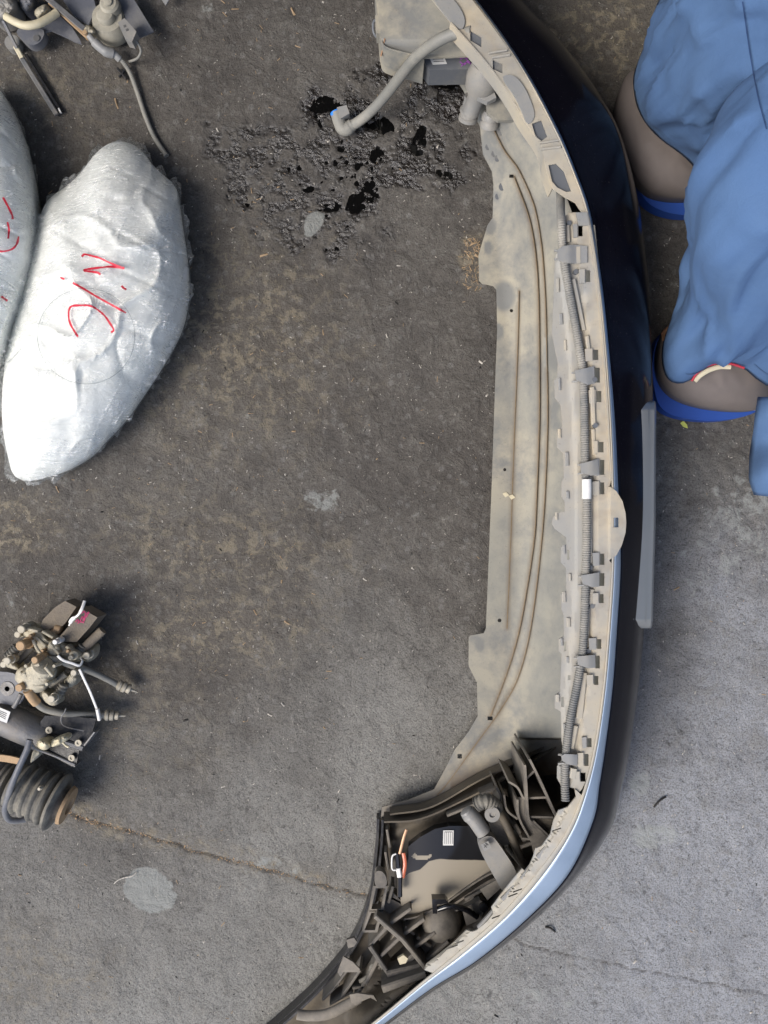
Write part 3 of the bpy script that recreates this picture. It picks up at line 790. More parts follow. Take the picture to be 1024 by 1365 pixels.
# raised guide ribs beside the loom
for (x0_, y0_, x1_, y1_, w_) in [(790, 516, 792, 566, .007), (787, 636, 788, 750, .004), (790, 786, 788, 806, .010), (784, 812, 782, 862, .007), (779, 897, 773, 958, .011), (768, 968, 762, 998, .009), (765, 372, 779, 440, .007), (783, 448, 787, 478, .006),
                              (757, 300, 758, 322, .006), (791, 572, 793, 606, .006), (766, 1025, 764, 1038, .010)]:
    zz = flange_z((x0_ + x1_) / 2, (y0_ + y1_) / 2)
    bar('guide_rib', (x0_, y0_, zz + .006), (x1_, y1_, zz + .006), w_, .008, M['flange'], bumper)
for (x_, y_) in ((768, 362), (759, 297), (793, 506), (794, 567), (787, 757), (785, 868), (762, 1030), (790, 808)):
    plate('loom_hook', circ(x_, y_, 3.4, 10), flange_z(x_, y_) + .006, .006, M['recess'], bumper)

# --- upper end flange (towards the head of the picture)
inL = [(520, -70), (575, -2), (601, 30), (648, 83), (677, 123), (690, 140), (698, 159), (709, 174), (722, 195), (728, 223), (737, 251), (752, 262), (767, 270), (776, 284)]
outU = [(784, 284)] + [(p[0] + .6, p[1] - .4) for p in reversed(R_f) if -60 < p[1] < 282] + [(555, -85)]
rec = [rect(627, 40, 642, 54, 9), rect(657, 79, 670, 92, 6), [(709, 165), (722, 160), (730, 182), (722, 188), (714, 182)], [(731, 220), (742, 218), (752, 228), (762, 255), (755, 256), (743, 250), (736, 242)], rect(690, 112, 700, 124, 8)]
def upf_z(x, y):
    return .289 + .009 * smooth01((y + 20) / 200)
plate('end_flange', inL + outU, lambda x, y: upf_z(x, y) + .0035 * (1 if False else 0) + .002 * math.sin(y / 9.0 + x / 14) * 0, .0026, M['flange'], bumper, holes=rec, grid=6, attr=lambda x, y: .5 * (float(fbm(x / 14, y / 14, 3, 1)) - .45), label='curved end of the flange with recessed pockets')
for rp in rec:
    cx = sum(p[0] for p in rp) / len(rp); cy = sum(p[1] for p in rp) / len(rp)
    big = [(cx + (p[0] - cx) * 1.18, cy + (p[1] - cy) * 1.18) for p in rp]
    plate('pocket', big, upf_z(cx, cy) - .005, .002, M['recess'], bumper)
for lp in ([(572, -20), (600, -6), (613, 9), (621, 26), (617, 42), (601, 30), (578, 0)], [(668, 103), (676, 99), (687, 101), (700, 116), (712, 145), (713, 158), (704, 168), (697, 152), (687, 128)]):
    plate('lap_tab', lp, upf_z(lp[0][0], lp[0][1]) + .005, .003, M['clip'], bumper, rnd_edge=4)
for (a, b_) in (((652, 70, .298), (676, 66, .298)), ((656, 76, .298), (680, 72, .298)), ((720, 190, .3025), (745, 186, .3025)), ((722, 198, .3025), (748, 195, .3025))):
    bar('stiffening_rib', a, b_, .003, .004, M['flange'], bumper)
wallstrip('flange_lip', [(601, 30), (648, 83), (677, 123), (698, 159), (722, 195), (728, 223), (737, 251)], .262, .2965, M['flange'], bumper)
# ledge on top of the inner side, at the head end
plate('end_step', [(768, 283), (783, 283), (786, 300), (772, 300)], .3045, .004, M['clip'], bumper)
wallstrip('rim_bead', [(783, 285), (790, 330), (797, 380), (802, 430), (806, 480), (810, 540), (813, 600), (815, 640)], .29, .3035, M['flange'], bumper, .0018)

# --- head end: washer duct panel, hose, sensors
def duct_z(x, y): return .20 + .018 * smooth01((x - 510) / 100) - .02 * smooth01((y - 50) / 25)
plate('duct_panel', [(500, -30), (505, 20), (508, 50), (515, 63), (545, 72), (562, 77), (600, 76), (640, 74), (625, 55), (606, 36), (578, 0), (560, -30)], duct_z, .004, M['tray'], bumper, grid=5, attr=lambda x, y: -1.0 * smooth01((y - 45 - (x - 510) * .15) / 12) * (x < 560) + .3 * (float(fbm(x / 15, y / 15, 3, 1)) - .5))
wallstrip('duct_wall', [(500, -30), (505, 20), (508, 50), (515, 63), (545, 72), (566, 78)], .12, .198, M['tray'], bumper)
mbx = plate('module_box', [(562, 78), (573, 93), (632, 92), (643, 74), (600, 70), (570, 71)], .165, .05, M['recess'], bumper, label='dark grey box with white label and violet writing')
plate('box_label', [(571, 74), (591, 73), (596, 85), (577, 86)], .1662, .0006, M['paper'], mbx)
multi('label_print', [((575, 76.5, .167), (588, 76, .167), .0008, .0005), ((577, 79, .167), (591, 78.6, .167), .0008, .0005), ((578, 82, .167), (592, 81.5, .167), .0008, .0005)], M['print'], mbx)
def ink(name, strokes, zf, wd, mat, parent):
    V = []; F = []
    for st in strokes:
        q = catmull([(*p, 0) for p in st], 5) if len(st) > 2 else [np.array((*st[0], 0.)), np.array((*st[1], 0.))]
        base = len(V); n = len(q)
        for i, p in enumerate(q):
            dd = q[min(i + 1, n - 1)] - q[max(i - 1, 0)]; nn = np.array([-dd[1], dd[0]]); nn = nn / (np.linalg.norm(nn) + 1e-9)
            w_ = wd * (.75 + .5 * rnd.random())
            for s_ in (-1, 1):
                x, y = p[0] + nn[0] * w_ * s_, p[1] + nn[1] * w_ * s_
                V.append(zf(x, y))
        for i in range(n - 1): F.append((base + 2 * i, base + 2 * i + 1, base + 2 * i + 3, base + 2 * i + 2))
    n = len(V); V2 = [v + Vector((0, 0, -.0004)) for v in V]
    F2 = [tuple(i + n for i in reversed(f)) for f in F]
    return mesh_obj(name, V + V2, F + F2, mat, parent, True, 60)
ink('violet_writing', [[(600, 72), (604, 75), (609, 73)], [(608, 77), (612, 74), (615, 79), (619, 73), (622, 79), (625, 74)], [(611, 76), (624, 77)], [(613, 82), (619, 86), (624, 81), (630, 88)], [(615, 88), (622, 83), (632, 86)]], lambda x, y: P(x, y, .1665), .7, M['violet_ink'], mbx)
fhz = tube('filler_hose', [(628, 43, .285), (605, 45, .275), (580, 57, .255), (555, 76, .21), (535, 100, .155), (515, 126, .10), (495, 148, .06), (475, 164, .035), (463, 168, .026)], .0095, M['hose'], bumper, sub=10, label='smooth grey hose hanging out over the wet patch')
tube('hose_elbow', [(470, 166, .030), (462, 172, .026), (456, 170, .026), (452, 160, .028), (449, 150, .030)], [.0115] * 4 + [.0125] * 29, M['hose'], fhz, sub=8)
tube('hose_connector', [(451, 158, .030), (447, 149, .031)], .0105, M['blue_plastic'], fhz, sub=1, label='bright blue hose end cap')
plate('connector_collar', [(449, 143), (462, 140), (466, 151), (454, 158)], .044, .02, M['clip'], fhz)
tube('side_bracket', [(502, 26, .18), (498, 30, .17), (498, 42, .16), (503, 50, .16), (511, 54, .17)], .0022, M['recess'], bumper)
tube('copper_tag', [(513, 52, .20), (511, 62, .185), (508, 74, .17)], .0032, M['copper'], bumper, flat=.4)
plate('side_catch', [(500, 20), (507, 20), (509, 44), (502, 44)], .19, .03, M['tray'], bumper)
# washer reservoir funnel
lathe('washer_funnel', P(650, 88, .20), (P(634, 132, .15) - P(650, 88, .20)), [(0, .026), (.02, .030), (.04, .026), (.055, .016), (.075, .0145), (.088, .0145)], M['sensor'], bumper)
lathe('pump_body', P(630, 128, .135), (P(624, 158, .10) - P(630, 128, .135)), [(0, .014), (.022, .014), (.024, .0175), (.029, .0175), (.031, .015), (.036, .015), (.038, .0175), (.044, .0175), (.046, .010)], M['sensor'], bumper)
lathe('pump_body', P(655, 148, .13), (P(652, 168, .11) - P(655, 148, .13)), [(0, .012), (.006, .016), (.014, .016), (.015, .013), (.02, .0165), (.028, .0165), (.03, .008)], M['sensor'], bumper)
plate('pump_bracket', [(628, 108), (640, 104), (656, 116), (662, 130), (650, 136), (634, 128)], .178, .012, M['clip'], bumper)
plate('mount_tab', [(648, 132), (672, 128), (690, 148), (686, 160), (664, 160), (650, 150)], .150, .01, M['tray'], bumper)
plate('mount_tab', [(672, 96), (684, 98), (690, 118), (680, 124), (668, 110)], .19, .01, M['corner'], bumper)
for (x, y, r_) in ((604, 98, 4), (667, 176, 3.5), (658, 205, 3), (663, 211, 3.5), (650, 196, 3), (669, 249, 4), (663, 262, 3)):
    plate('mark_spot', circ(x, y, r_, 12, r_ * 1.3), tray_z(x, y) + .0012, .0008, M['recess'], bumper)

# --- face moulding
mrows = []
for (y, k) in ((534, .0), (538, .6), (546, 1), (600, 1), (700, 1), (780, 1), (826, 1), (834, .6), (838, .0)):
    cx = float(np.interp(y, [534, 700, 838], [857, 856, 852]))
    pr = [(-23, .235), (-21, .254), (-8, .256), (-5, .249), (7, .243), (9, .240), (16, .236), (18, .222), (18, .17)]
    mrows.append([(cx + dx * (.9 + .1 * k), y, zz - .025 * (1 - k)) for dx, zz in pr])
V = []; F = []
for r_ in mrows:
    for p in r_: V.append(P(*p))
n = len(mrows[0])
F = [(i * n + k, i * n + k + 1, (i + 1) * n + k + 1, (i + 1) * n + k) for i in range(len(mrows) - 1) for k in range(n - 1)]
mo = mesh_obj('face_moulding', V, F, M['moulding'], bumper, True, 30, label='satin grey raised moulding on the outer face')
mm = mo.modifiers.new('t', 'SOLIDIFY'); mm.thickness = .004; mm.offset = -1
mb = mo.modifiers.new('b', 'BEVEL'); mb.width = .0015; mb.segments = 2; mb.limit_method = 'ANGLE'

# --- foot-end corner
arch = [(504, 1092), (503, 1120), (500, 1150), (496, 1185), (488, 1215), (476, 1245), (458, 1275), (436, 1302), (410, 1330), (375, 1362), (330, 1400)]
corner_out = arch + [(380, 1440), (420, 1415), (494, 1360), (558, 1306), (608, 1264), (662, 1216), (712, 1158), (748, 1108), (768, 1060), (766, 1030), (752, 985), (700, 1010), (648, 1042), (560, 1082)]
def cor_z(x, y):
    d = seg_dist(x, y, arch)
    e = seg_dist(x, y, [(748, 1108), (712, 1158), (662, 1216), (608, 1264), (558, 1306), (494, 1360)])
    return .05 - .025 * smooth01((30 - d) / 26) + .09 * smooth01((34 - e) / 30) + .004 * (float(fbm(x / 20, y / 20, 2, 1)) - .5) + .006 * math.sin(seg_dist(x, y, [(504, 1085), (745, 975)]) / 4.2) * smooth01((60 - seg_dist(x, y, [(504, 1085), (745, 975)])) / 25)
plate('corner_shell', corner_out, cor_z, .003, M['corner'], bumper, grid=5, ang=50, label='dark dusty inside of the corner')
wallstrip('arch_edge', arch, .004, .036, M['blacksteel'], bumper, .005)
wallstrip('arch_inner_edge', [(p[0] + 6, p[1] + 1) for p in arch], .02, .050, M['blacksteel'], bumper, .004)
# slotted curved flange, foot end
fi = [(766, 1051), (768, 1062), (757, 1076), (745, 1080), (738, 1094), (734, 1112), (722, 1128), (714, 1131), (711, 1142), (704, 1158), (700, 1161), (696, 1158), (684, 1172), (668, 1192), (655, 1210), (658, 1218), (650, 1228), (636, 1240), (630, 1242), (622, 1240), (606, 1256), (586, 1272), (568, 1286), (566, 1293), (577, 1297)]
fo = [(p[0] + 2.4, p[1] + 2.0) for p in reversed(R_f) if 1052 < p[1] < 1292]
def zR_at(x, y):
    k = min(range(len(R)), key=lambda i: (R[i][0] - x) ** 2 + (R[i][1] - y) ** 2)
    d = [((R[i][0] - x) ** 2 + (R[i][1] - y) ** 2) ** .5 for i in range(len(R))]
    i1, i2 = sorted(range(len(R)), key=lambda i: d[i])[:2]
    return (ZR[i1] * d[i2] + ZR[i2] * d[i1]) / (d[i1] + d[i2] + 1e-9)
def fe_z(x, y):
    e = seg_dist(x, y, R_f)
    return zR_at(x, y) + .0015 - .006 * smooth01((e - 10) / 3)
fslots = []
for (cx, cy) in ((742, 1106), (738, 1112), (690, 1187), (684, 1193), (612, 1256), (604, 1262), (662, 1222)):
    u = np.array([.88, -.32]); v = np.array([.3, .95])
    fslots.append([tuple(np.array((cx, cy)) + u * a + v * b_) for a, b_ in ((-7, -.9), (7, -.9), (7, .9), (-7, .9))])
plate('corner_flange', fi + fo, fe_z, .003, M['flange'], bumper, holes=[f for f in fslots if all(inside(fi + fo, *p) for p in f)], grid=3.5, attr=lambda x, y: -.8 * smooth01((seg_dist(x, y, R_f) - 12) / 5) * (math.sin((x - y) / 9) > -.2) + .5 * (float(fbm(x / 10, y / 10, 3, 2)) - .4), label='curved flange with thin slots at the foot end')
for (a, b_) in (((711, 1142), (723, 1128)), ((690, 1170), (706, 1149)), ((632, 1236), (652, 1214)), ((604, 1258), (626, 1242)), ((572, 1284), (598, 1264)), ((664, 1198), (684, 1176))):
    za = zR_at(*a) + .002
    bar('raised_land', (a[0] + 6, a[1] + 2, za), (b_[0] + 6, b_[1] + 2, za), .006, .006, M['clip'], bumper)

# glossy panel
gp = [(545, 1128), (560, 1116), (580, 1105), (600, 1101), (640, 1101), (668, 1130), (672, 1158), (648, 1166), (618, 1185), (594, 1202), (560, 1219), (538, 1224), (534, 1200), (539, 1165)]
def gp_z(x, y): return .115 + .004 * math.sin((x - 540) / 30) - .010 * smooth01((y - 1200) / 30)
def gp_d(x, y):
    e = y - float(np.interp(x, [535, 545, 560, 572, 585, 640, 670], [1172, 1163, 1158, 1147, 1144, 1146, 1146]))
    v = smooth01((e + 3) / 8)
    c_ = math.hypot((x - 562) / 13, (y - 1141) / 5)
    if c_ < 1 and math.hypot((x - 563) / 11, (y - 1137) / 5) > .9: v = 1
    return v
gpn = plate('glossy_panel', gp, gp_z, .02, M['panel'], bumper, grid=1.8, attr=gp_d, label='glossy dark panel, dull and paler over its lower half')
wallstrip('panel_rim', [(538, 1226), (560, 1221), (594, 1204), (618, 1187), (648, 1168), (672, 1158)], .06, .121, M['rib'], bumper, .003)
wallstrip('panel_rim', [(540, 1232), (563, 1227), (598, 1210), (624, 1193), (652, 1175), (676, 1166)], .06, .112, M['rib'], bumper, .004)
wallstrip('shell_ridge', [(512, 1096), (560, 1092), (620, 1066), (680, 1034), (742, 996)], .04, .088, M['corner'], bumper, .003)
wallstrip('shell_ridge', [(520, 1086), (575, 1076), (640, 1040), (700, 1012), (742, 985)], .04, .075, M['corner'], bumper, .003)
plate('panel_label', [(591, 1107), (605, 1107), (604.5, 1127), (590.5, 1127)], .1212, .0006, M['paper'], gpn)
multi('label_print', [((593 + k * 2.6, 1109, .1218), (593 + k * 2.6, 1125, .1218), .0008, .0005) for k in range(5)] + [((593, 1109, .1214), (603, 1109, .1214), .0014, .0005)], M['print'], gpn)
tube('reflector_strip', [(538, 1137, .135), (540, 1152, .135), (537, 1170, .135)], .0035, M['orange'], bumper, flat=.5, label='thin orange reflector strip')
bar('latch_bar', (529, 1138, .14), (531, 1158, .14), .008, .012, M['black_bit'], bumper)
bar('latch_bar', (531, 1158, .141), (533, 1170, .141), .0085, .012, M['white'], bumper)
bar('latch_bar', (533, 1170, .14), (533, 1196, .14), .009, .012, M['black_bit'], bumper)
tube('latch_hook', [(528, 1138, .14), (523, 1142, .14), (523, 1158, .14), (529, 1160, .14)], .0015, M['white'], bumper)
tube('copper_tag', [(542, 1106, .15), (538, 1118, .15), (533, 1138, .145)], .0026, M['copper'], bumper, flat=.5)
# parking sensor and its plugs
tube('sensor_plug', [(623, 1082, .17), (634, 1094, .17), (645, 1110, .17)], .0135, M['sensor'], bumper, sub=1)
lathe('plug_cap', P(621, 1080, .17), (P(634, 1096, .17) - P(621, 1080, .17)), [(-.002, .008), (0, .0115), (.005, .0125), (.007, .011), (.010, .0135), (.014, .0135)], M['sensor'], bumper)
shz = plate('sensor_housing', [(637, 1122), (645, 1115), (656, 1114), (662, 1120), (692, 1165), (688, 1180), (672, 1192), (664, 1178), (640, 1135)], lambda x, y: .185 + .006 * math.sin((x + y) / 18), .022, M['sensor'], bumper, rnd_edge=4, grid=6, label='flat grey sensor arm')
plate('arm_label', [(641, 1126), (651, 1121), (655, 1130), (646, 1135)], .1915, .001, M['clip'], shz)
ink('arm_symbol', [[(645, 1126), (649, 1130)], [(649, 1126), (645.5, 1130)], [(647, 1124), (651, 1127)]], lambda x, y: P(x, y, .1925), .5, M['print'], shz)
corrugated('plug_boot', [(635, 1072, .17), (645, 1068, .175), (655, 1070, .17), (662, 1078, .16)], .0135, M['rubber'], bumper, .005, .0022)
tube('sensor_lead', [(660, 1076, .165), (670, 1090, .16), (680, 1110, .16), (690, 1135, .155), (700, 1152, .15), (706, 1158, .145)], .007, M['corner'], bumper)
lathe('plug_ring', P(656, 1085, .178), (0, 0, 1), [(0, .013), (.004, .013), (.004, .005), (.001, .005)], M['sensor'], bumper)
plate('plug_body', [(650, 1090), (664, 1086), (676, 1105), (680, 1125), (668, 1128), (656, 1110)], .15, .03, M['rib'], bumper)
# fins
fin = M['rib']
for (pth, z0, z1) in [([(706, 1012), (720, 1040), (738, 1080), (744, 1094)], .06, .215), ([(700, 1020), (702, 1050), (704, 1086), (708, 1100)], .06, .20), ([(678, 1042), (690, 1050), (698, 1064), (704, 1064)], .06, .185),
                      ([(704, 1064), (731, 1063)], .06, .19), ([(706, 1089), (738, 1090)], .06, .195), ([(706, 1090), (732, 1115)], .06, .19), ([(690, 1066), (692, 1090), (706, 1118)], .06, .18),
                      ([(700, 1040), (712, 1028)], .06, .19), ([(672, 1060), (676, 1080), (690, 1092)], .06, .16), ([(662, 1050), (668, 1062), (664, 1074)], .06, .15), ([(696, 1118), (720, 1120)], .06, .17)]:
    wallstrip('stiffening_fin', pth, z0, z1, fin, bumper, .0035)
plate('fin_cap', [(690, 1064), (703, 1062), (708, 1094), (730, 1116), (722, 1134), (712, 1140), (706, 1115), (694, 1098)], .172, .004, M['rib'], bumper)
plate('fin_cap', [(708, 1091), (737, 1092), (731, 1112)], .178, .004, M['corner'], bumper)
# bulb holder
plate('bulb_cowl', [(543, 1152 + 63), (556, 1206), (574, 1212), (600, 1218), (604, 1238), (590, 1246), (572, 1250), (556, 1246), (546, 1236), (544, 1222)], lambda x, y: .135 + .012 * math.sin((x - 540) / 20), .03, M['rib'], bumper, grid=5) if False else None
lathe('bulb_cowl', P(588, 1226, .10), (.15, .1, 1), [(0, .036), (.015, .035), (.03, .028), (.038, .016), (.040, .006)], M['rib'], bumper)
plate('cowl_bracket', [(576, 1199), (594, 1199), (598, 1204), (583, 1206), (583, 1218), (577, 1218)], .155, .02, M['black_bit'], bumper)
tube('cowl_wire', [(584, 1212, .15), (600, 1208, .155), (620, 1212, .15), (636, 1222, .14)], .005, M['black_bit'], bumper)
plate('cowl_foot', [(616, 1212), (640, 1200), (650, 1206), (640, 1226), (622, 1234)], .135, .02, M['rib'], bumper)
lathe('cowl_screw', P(644, 1206, .13), (0, 0, 1), [(0, .008), (.012, .008), (.013, .004)], M['black_bit'], bumper)
# lattice
lat = [((500, 1222, .15), (537, 1254, .155), .008, .06), ((537, 1254, .155), (571, 1296, .16), .008, .06), ((493, 1262, .14), (523, 1306, .14), .008, .05),
       ((493, 1262, .135), (515, 1238, .135), .006, .05), ((512, 1238, .14), (548, 1212, .14), .006, .05), ((507, 1276, .135), (534, 1250, .135), .006, .05), ((534, 1250, .14), (566, 1226, .14), .006, .05), ((522, 1300, .13), (552, 1272, .13), .006, .05), ((548, 1268, .14), (580, 1244, .14), .006, .05),
       ((488, 1312, .12), (505, 1278, .12), .006, .04), ((474, 1330, .11), (500, 1290, .11), .006, .04), ((456, 1330, .10), (480, 1294, .11), .005, .04)]
for (a, b_, w_, h_) in lat: bar('lattice_rib', a, b_, w_, h_, M['rib'], bumper)
bar('lattice_foot', (510, 1320, .165), (568, 1300, .165), .014, .05, M['rib'], bumper, w2=.011)
tube('lower_rail', [(396, 1352, .12), (412, 1354, .12), (436, 1352, .125), (462, 1340, .125), (480, 1330, .125)], .0095, M['rib'], bumper, flat=.7)
plate('rail_hook', [(466, 1326), (476, 1324), (498, 1327), (503, 1335), (494, 1330), (484, 1334), (474, 1340), (468, 1336)], .15, .004, M['rib'], bumper)
plate('small_flap', [(458, 1275), (470, 1282), (480, 1292), (478, 1296), (458, 1296), (454, 1302), (450, 1296)], .15, .004, M['rib'], bumper)
plate('edge_clip', [(462, 1253), (472, 1250), (476, 1256), (472, 1262), (464, 1264)], .15, .006, M['rib'], bumper)
plate('edge_boss', [(501, 1160), (512, 1162), (517, 1176), (513, 1184), (500, 1182), (499, 1170)], .135, .02, M['rib'], bumper, rnd_edge=4)
for fr_ in ([(501, 1184), (514, 1184), (508, 1212), (495, 1212)], [(495, 1217), (508, 1216), (500, 1240), (486, 1240)]):
    o4 = [(p[0] + (p[0] - 502) * .0 + dx, p[1] + dy) for p, (dx, dy) in zip(fr_, ((-3, -3), (3, -3), (3, 3), (-3, 3)))]
    plate('window_frame', o4, .128, .02, M['rib'], bumper, holes=[fr_])
for (a_, b2_, w2_, h2_) in [((505, 1240, .12), (520, 1226, .12), .005, .05), ((518, 1262, .12), (528, 1244, .12), .005, .05), ((540, 1288, .13), (562, 1268, .13), .005, .05), ((505, 1292, .11), (516, 1268, .11), .004, .05),
        ((556, 1250, .13), (574, 1262, .13), .006, .05), ((540, 1236, .13), (552, 1246, .13), .005, .05), ((566, 1284, .14), (598, 1256, .14), .006, .04), ((446, 1318, .09), (466, 1290, .09), .004, .04), ((430, 1334, .09), (452, 1312, .09), .004, .04),
        ((470, 1318, .11), (486, 1316, .11), .005, .04), ((440, 1340, .10), (470, 1322, .10), .004, .04), ((620, 1200, .12), (656, 1180, .12), .005, .05), ((606, 1216, .12), (632, 1196, .12), .005, .05), ((640, 1100, .12), (652, 1116, .12), .006, .04),
        ((676, 1130, .14), (700, 1160, .14), .007, .06), ((664, 1072, .13), (684, 1100, .13), .006, .06), ((686, 1100, .15), (704, 1128, .15), .008, .06), ((694, 1130, .16), (716, 1122, .16), .006, .07), ((640, 1060, .11), (660, 1052, .11), .006, .03), ((596, 1088, .10), (640, 1070, .10), .005, .03),
        ((516, 1106, .07), (520, 1130, .07), .005, .03), ((514, 1136, .08), (518, 1160, .08), .005, .03), ((520, 1196, .11), (540, 1206, .11), .006, .04), ((524, 1182, .12), (518, 1204, .12), .006, .04)]:
    bar('corner_rib', a_, b2_, w2_, h2_, M['rib'], bumper)
plate('corner_gusset', [(508, 1196), (522, 1188), (534, 1200), (536, 1216), (520, 1224), (510, 1212)], .11, .006, M['rib'], bumper)
plate('corner_gusset', [(640, 1186), (664, 1172), (672, 1180), (650, 1200)], .15, .006, M['rib'], bumper)
plate('corner_gusset', [(556, 1256), (572, 1246), (590, 1254), (570, 1274)], .12, .006, M['rib'], bumper)
plate('cream_tag', [(530, 1278), (538, 1273), (544, 1278), (541, 1284), (533, 1286)], .165, .006, M['cream'], bumper)
tube('corner_cable', [(480, 1308, .10), (492, 1300, .105), (496, 1288, .11), (506, 1284, .11), (512, 1292, .11)], .004, M['rubber'], bumper)
bar('cross_strap', (516, 1300, .145), (560, 1290, .145), .012, .03, M['rib'], bumper)

# brown reflection of a lettered sign, painted as a patch on the black face
def face_pt():
    vs = [Vector(v) for v in V_skin]; return BVHTree.FromPolygons(vs, F_skin)
V_skin = [v.co.copy() for v in skin.data.vertices]; F_skin = [tuple(p.vertices) for p in skin.data.polygons]
bvh_skin = face_pt()
CAMP = Vector((0, 0, H))
def on_surface(bvh, x, y, lift=.0006, z_def=.1):
    d = (P(x, y, 0) - CAMP).normalized(); h = bvh.ray_cast(CAMP, d)
    if h[0] is None: return P(x, y, z_def)
    return h[0] - d * (lift + .0034)
V = []; nn_ = 12
quad = [(806, 322), (838, 305), (840, 378), (814, 410)]
for i in range(nn_ + 1):
    for j in range(nn_ + 1):
        u, v = i / nn_, j / nn_
        x = (quad[0][0] * (1 - u) + quad[1][0] * u) * (1 - v) + (quad[3][0] * (1 - u) + quad[2][0] * u) * v
        y = (quad[0][1] * (1 - u) + quad[1][1] * u) * (1 - v) + (quad[3][1] * (1 - u) + quad[2][1] * u) * v
        V.append(on_surface(bvh_skin, x, y))
F = [(i * (nn_ + 1) + j, i * (nn_ + 1) + j + 1, (i + 1) * (nn_ + 1) + j + 1, (i + 1) * (nn_ + 1) + j) for i in range(nn_) for j in range(nn_)]
M['brown_reflection'] = simple('dull_brown_reflection', (.030, .021, .014), .35, coat=.3, var=.3, scale=40)
mesh_obj('painted_reflection', V, F, M['brown_reflection'], bumper, True, 80, label='dark brown reflection with black marks, painted on the skin')
ink('reflection_marks', [[(808, 332), (818, 326), (826, 318)], [(808, 345), (816, 338), (824, 334), (814, 352)], [(809, 362), (820, 360), (828, 350)], [(812, 372), (822, 378)]], lambda x, y: on_surface(bvh_skin, x, y, .001), 1.2, M['black_bit'], bumper)

# ------------------------------------------------------------------ WRAPPED LAMPS
def pillow_vf(outline, centre, zc_, rim, h, nang=220, nr=70, pe=2.4, jag=0, disp=None, seed=0, prof=None):
    ol = closed_resample(outline, nang, 2); c = np.array(centre, float)
    V = []; F = []
    rs = [1 - (1 - k / nr) ** 1.6 for k in range(nr + 1)]
    info = []
    for i, r_ in enumerate(rs):
        for k in range(nang):
            p = c + (ol[k] - c) * r_
            if jag and r_ > .9:
                p = p + (ol[k] - c) / np.linalg.norm(ol[k] - c) * jag * (r_ - .9) * 10 * (float(fbm(k * .21 + seed, seed * 3.1, 3, seed)) - .42) * 3
            hh = rim + (h - rim) * (1 - r_ ** pe) ** .62
            if disp: hh += disp(p[0], p[1], r_)
            V.append(P(p[0], p[1], max(hh, .004)))
    for i in range(nr):
        for k in range(nang):
            F.append((i * nang + k, i * nang + (k + 1) % nang, (i + 1) * nang + (k + 1) % nang, (i + 1) * nang + k))
    b0 = len(V)
    for (q, zz) in ((.99, rim * .6), (.94, .006), (.5, .002)):
        for k in range(nang):
            p = c + (ol[k] - c) * q; v = P(p[0], p[1], rim); V.append(Vector((v.x, v.y, zz)))
    for j in range(3):
        a0 = nr * nang if j == 0 else b0 + (j - 1) * nang; a1 = b0 + j * nang
        for k in range(nang): F.append((a0 + k, a0 + (k + 1) % nang, a1 + (k + 1) % nang, a1 + k))
    F.append(tuple(b0 + 2 * nang + k for k in range(nang)))
    return V, F

lamp1 = [(155, 186), (185, 194), (206, 224), (236, 248), (238, 268), (247, 330), (252, 370), (248, 420), (235, 455), (200, 512), (165, 562), (135, 592), (118, 612), (75, 635), (20, 645), (8, 600), (2, 560), (3, 510), (12, 450), (25, 400), (40, 340), (52, 290), (64, 264), (90, 248), (110, 228), (130, 200)]
lamp2 = [(-60, 120), (-5, 112), (14, 140), (30, 180), (42, 225), (50, 280), (49, 330), (36, 390), (16, 440), (-5, 500), (-80, 530), (-140, 350)]
def lamp(name, label, outline, centre, seed, strokes, circle=None):
    root = thing(name, label, 'headlamp', P(centre[0], centre[1], 0), 'headlamps wrapped in clear film')
    def dfoam(x, y, r_):
        e = (fbm(x / 80, y / 80, 3, seed) - .5) * .026 + ridged(x / 48 + y / 70, y / 60 - x / 90, seed + 2, 7) * .008
        e -= .0045 * float(ridged(x / 70 - y / 40, y / 160 + x / 90, seed + 3, 12))
        return float(e) * (1 - r_ ** 6)
    V, F = pillow_vf(outline, centre, 0, .045, .155, 200, 60, 2.2, 0, dfoam, seed)
    mesh_obj('foam_wrap', V, F, M['foam'], root, True, 180)
    def dfilm(x, y, r_):
        a = ridged((x * .9 + y * .45) / 16, (y * .9 - x * .45) / 90, seed + 1, 7) * .0055 + ridged((x * .3 + y * .95) / 8, (y * .3 - x * .95) / 40, seed + 6, 8) * .003 * (fbm(x / 30, y / 30, 2, seed) > .5)
        b2 = ridged((x * .6 - y * .8) / 22, (y * .6 + x * .8) / 120, seed + 4, 6) * .005
        c2 = ridged(x / 9, y / 30, seed + 5, 4) * .0022
        return float(dfoam(x, y, 0) * (1 - r_ ** 6) + (a + b2 + c2) * (.25 + .9 * r_ ** 1.5) + .0035)
    ol2 = [(centre[0] + (p[0] - centre[0]) * 1.012, centre[1] + (p[1] - centre[1]) * 1.012) for p in outline]
    V, F = pillow_vf(ol2, centre, 0, .047, .157, 420, 140, 2.2, 9, dfilm, seed)
    fm = mesh_obj('plastic_film', V, F, M['film'], root, True, 180, label='clear crinkled stretch film')
    bv = BVHTree.FromPolygons(V, F)
    def on_f(x, y, lift=.0012):
        d = (P(x, y, 0) - CAMP).normalized(); h = bv.ray_cast(CAMP, d)
        return (h[0] - d * lift) if h[0] is not None else P(x, y, .1)
    for sk_ in strokes: ink('marker_stroke', [sk_], on_f, 1.25, M['red_ink'], root)
    if circle:
        cx, cy, r_ = circle
        ink('round_seam', [[(cx + r_ * math.cos(a * math.pi / 12 + .1), cy + r_ * .98 * math.sin(a * math.pi / 12 + .1)) for a in range(25)]], lambda x, y: on_f(x, y, .0008), .28, M['grey_ink'], root)
    # crumpled loose ends of film at the tip
    return root
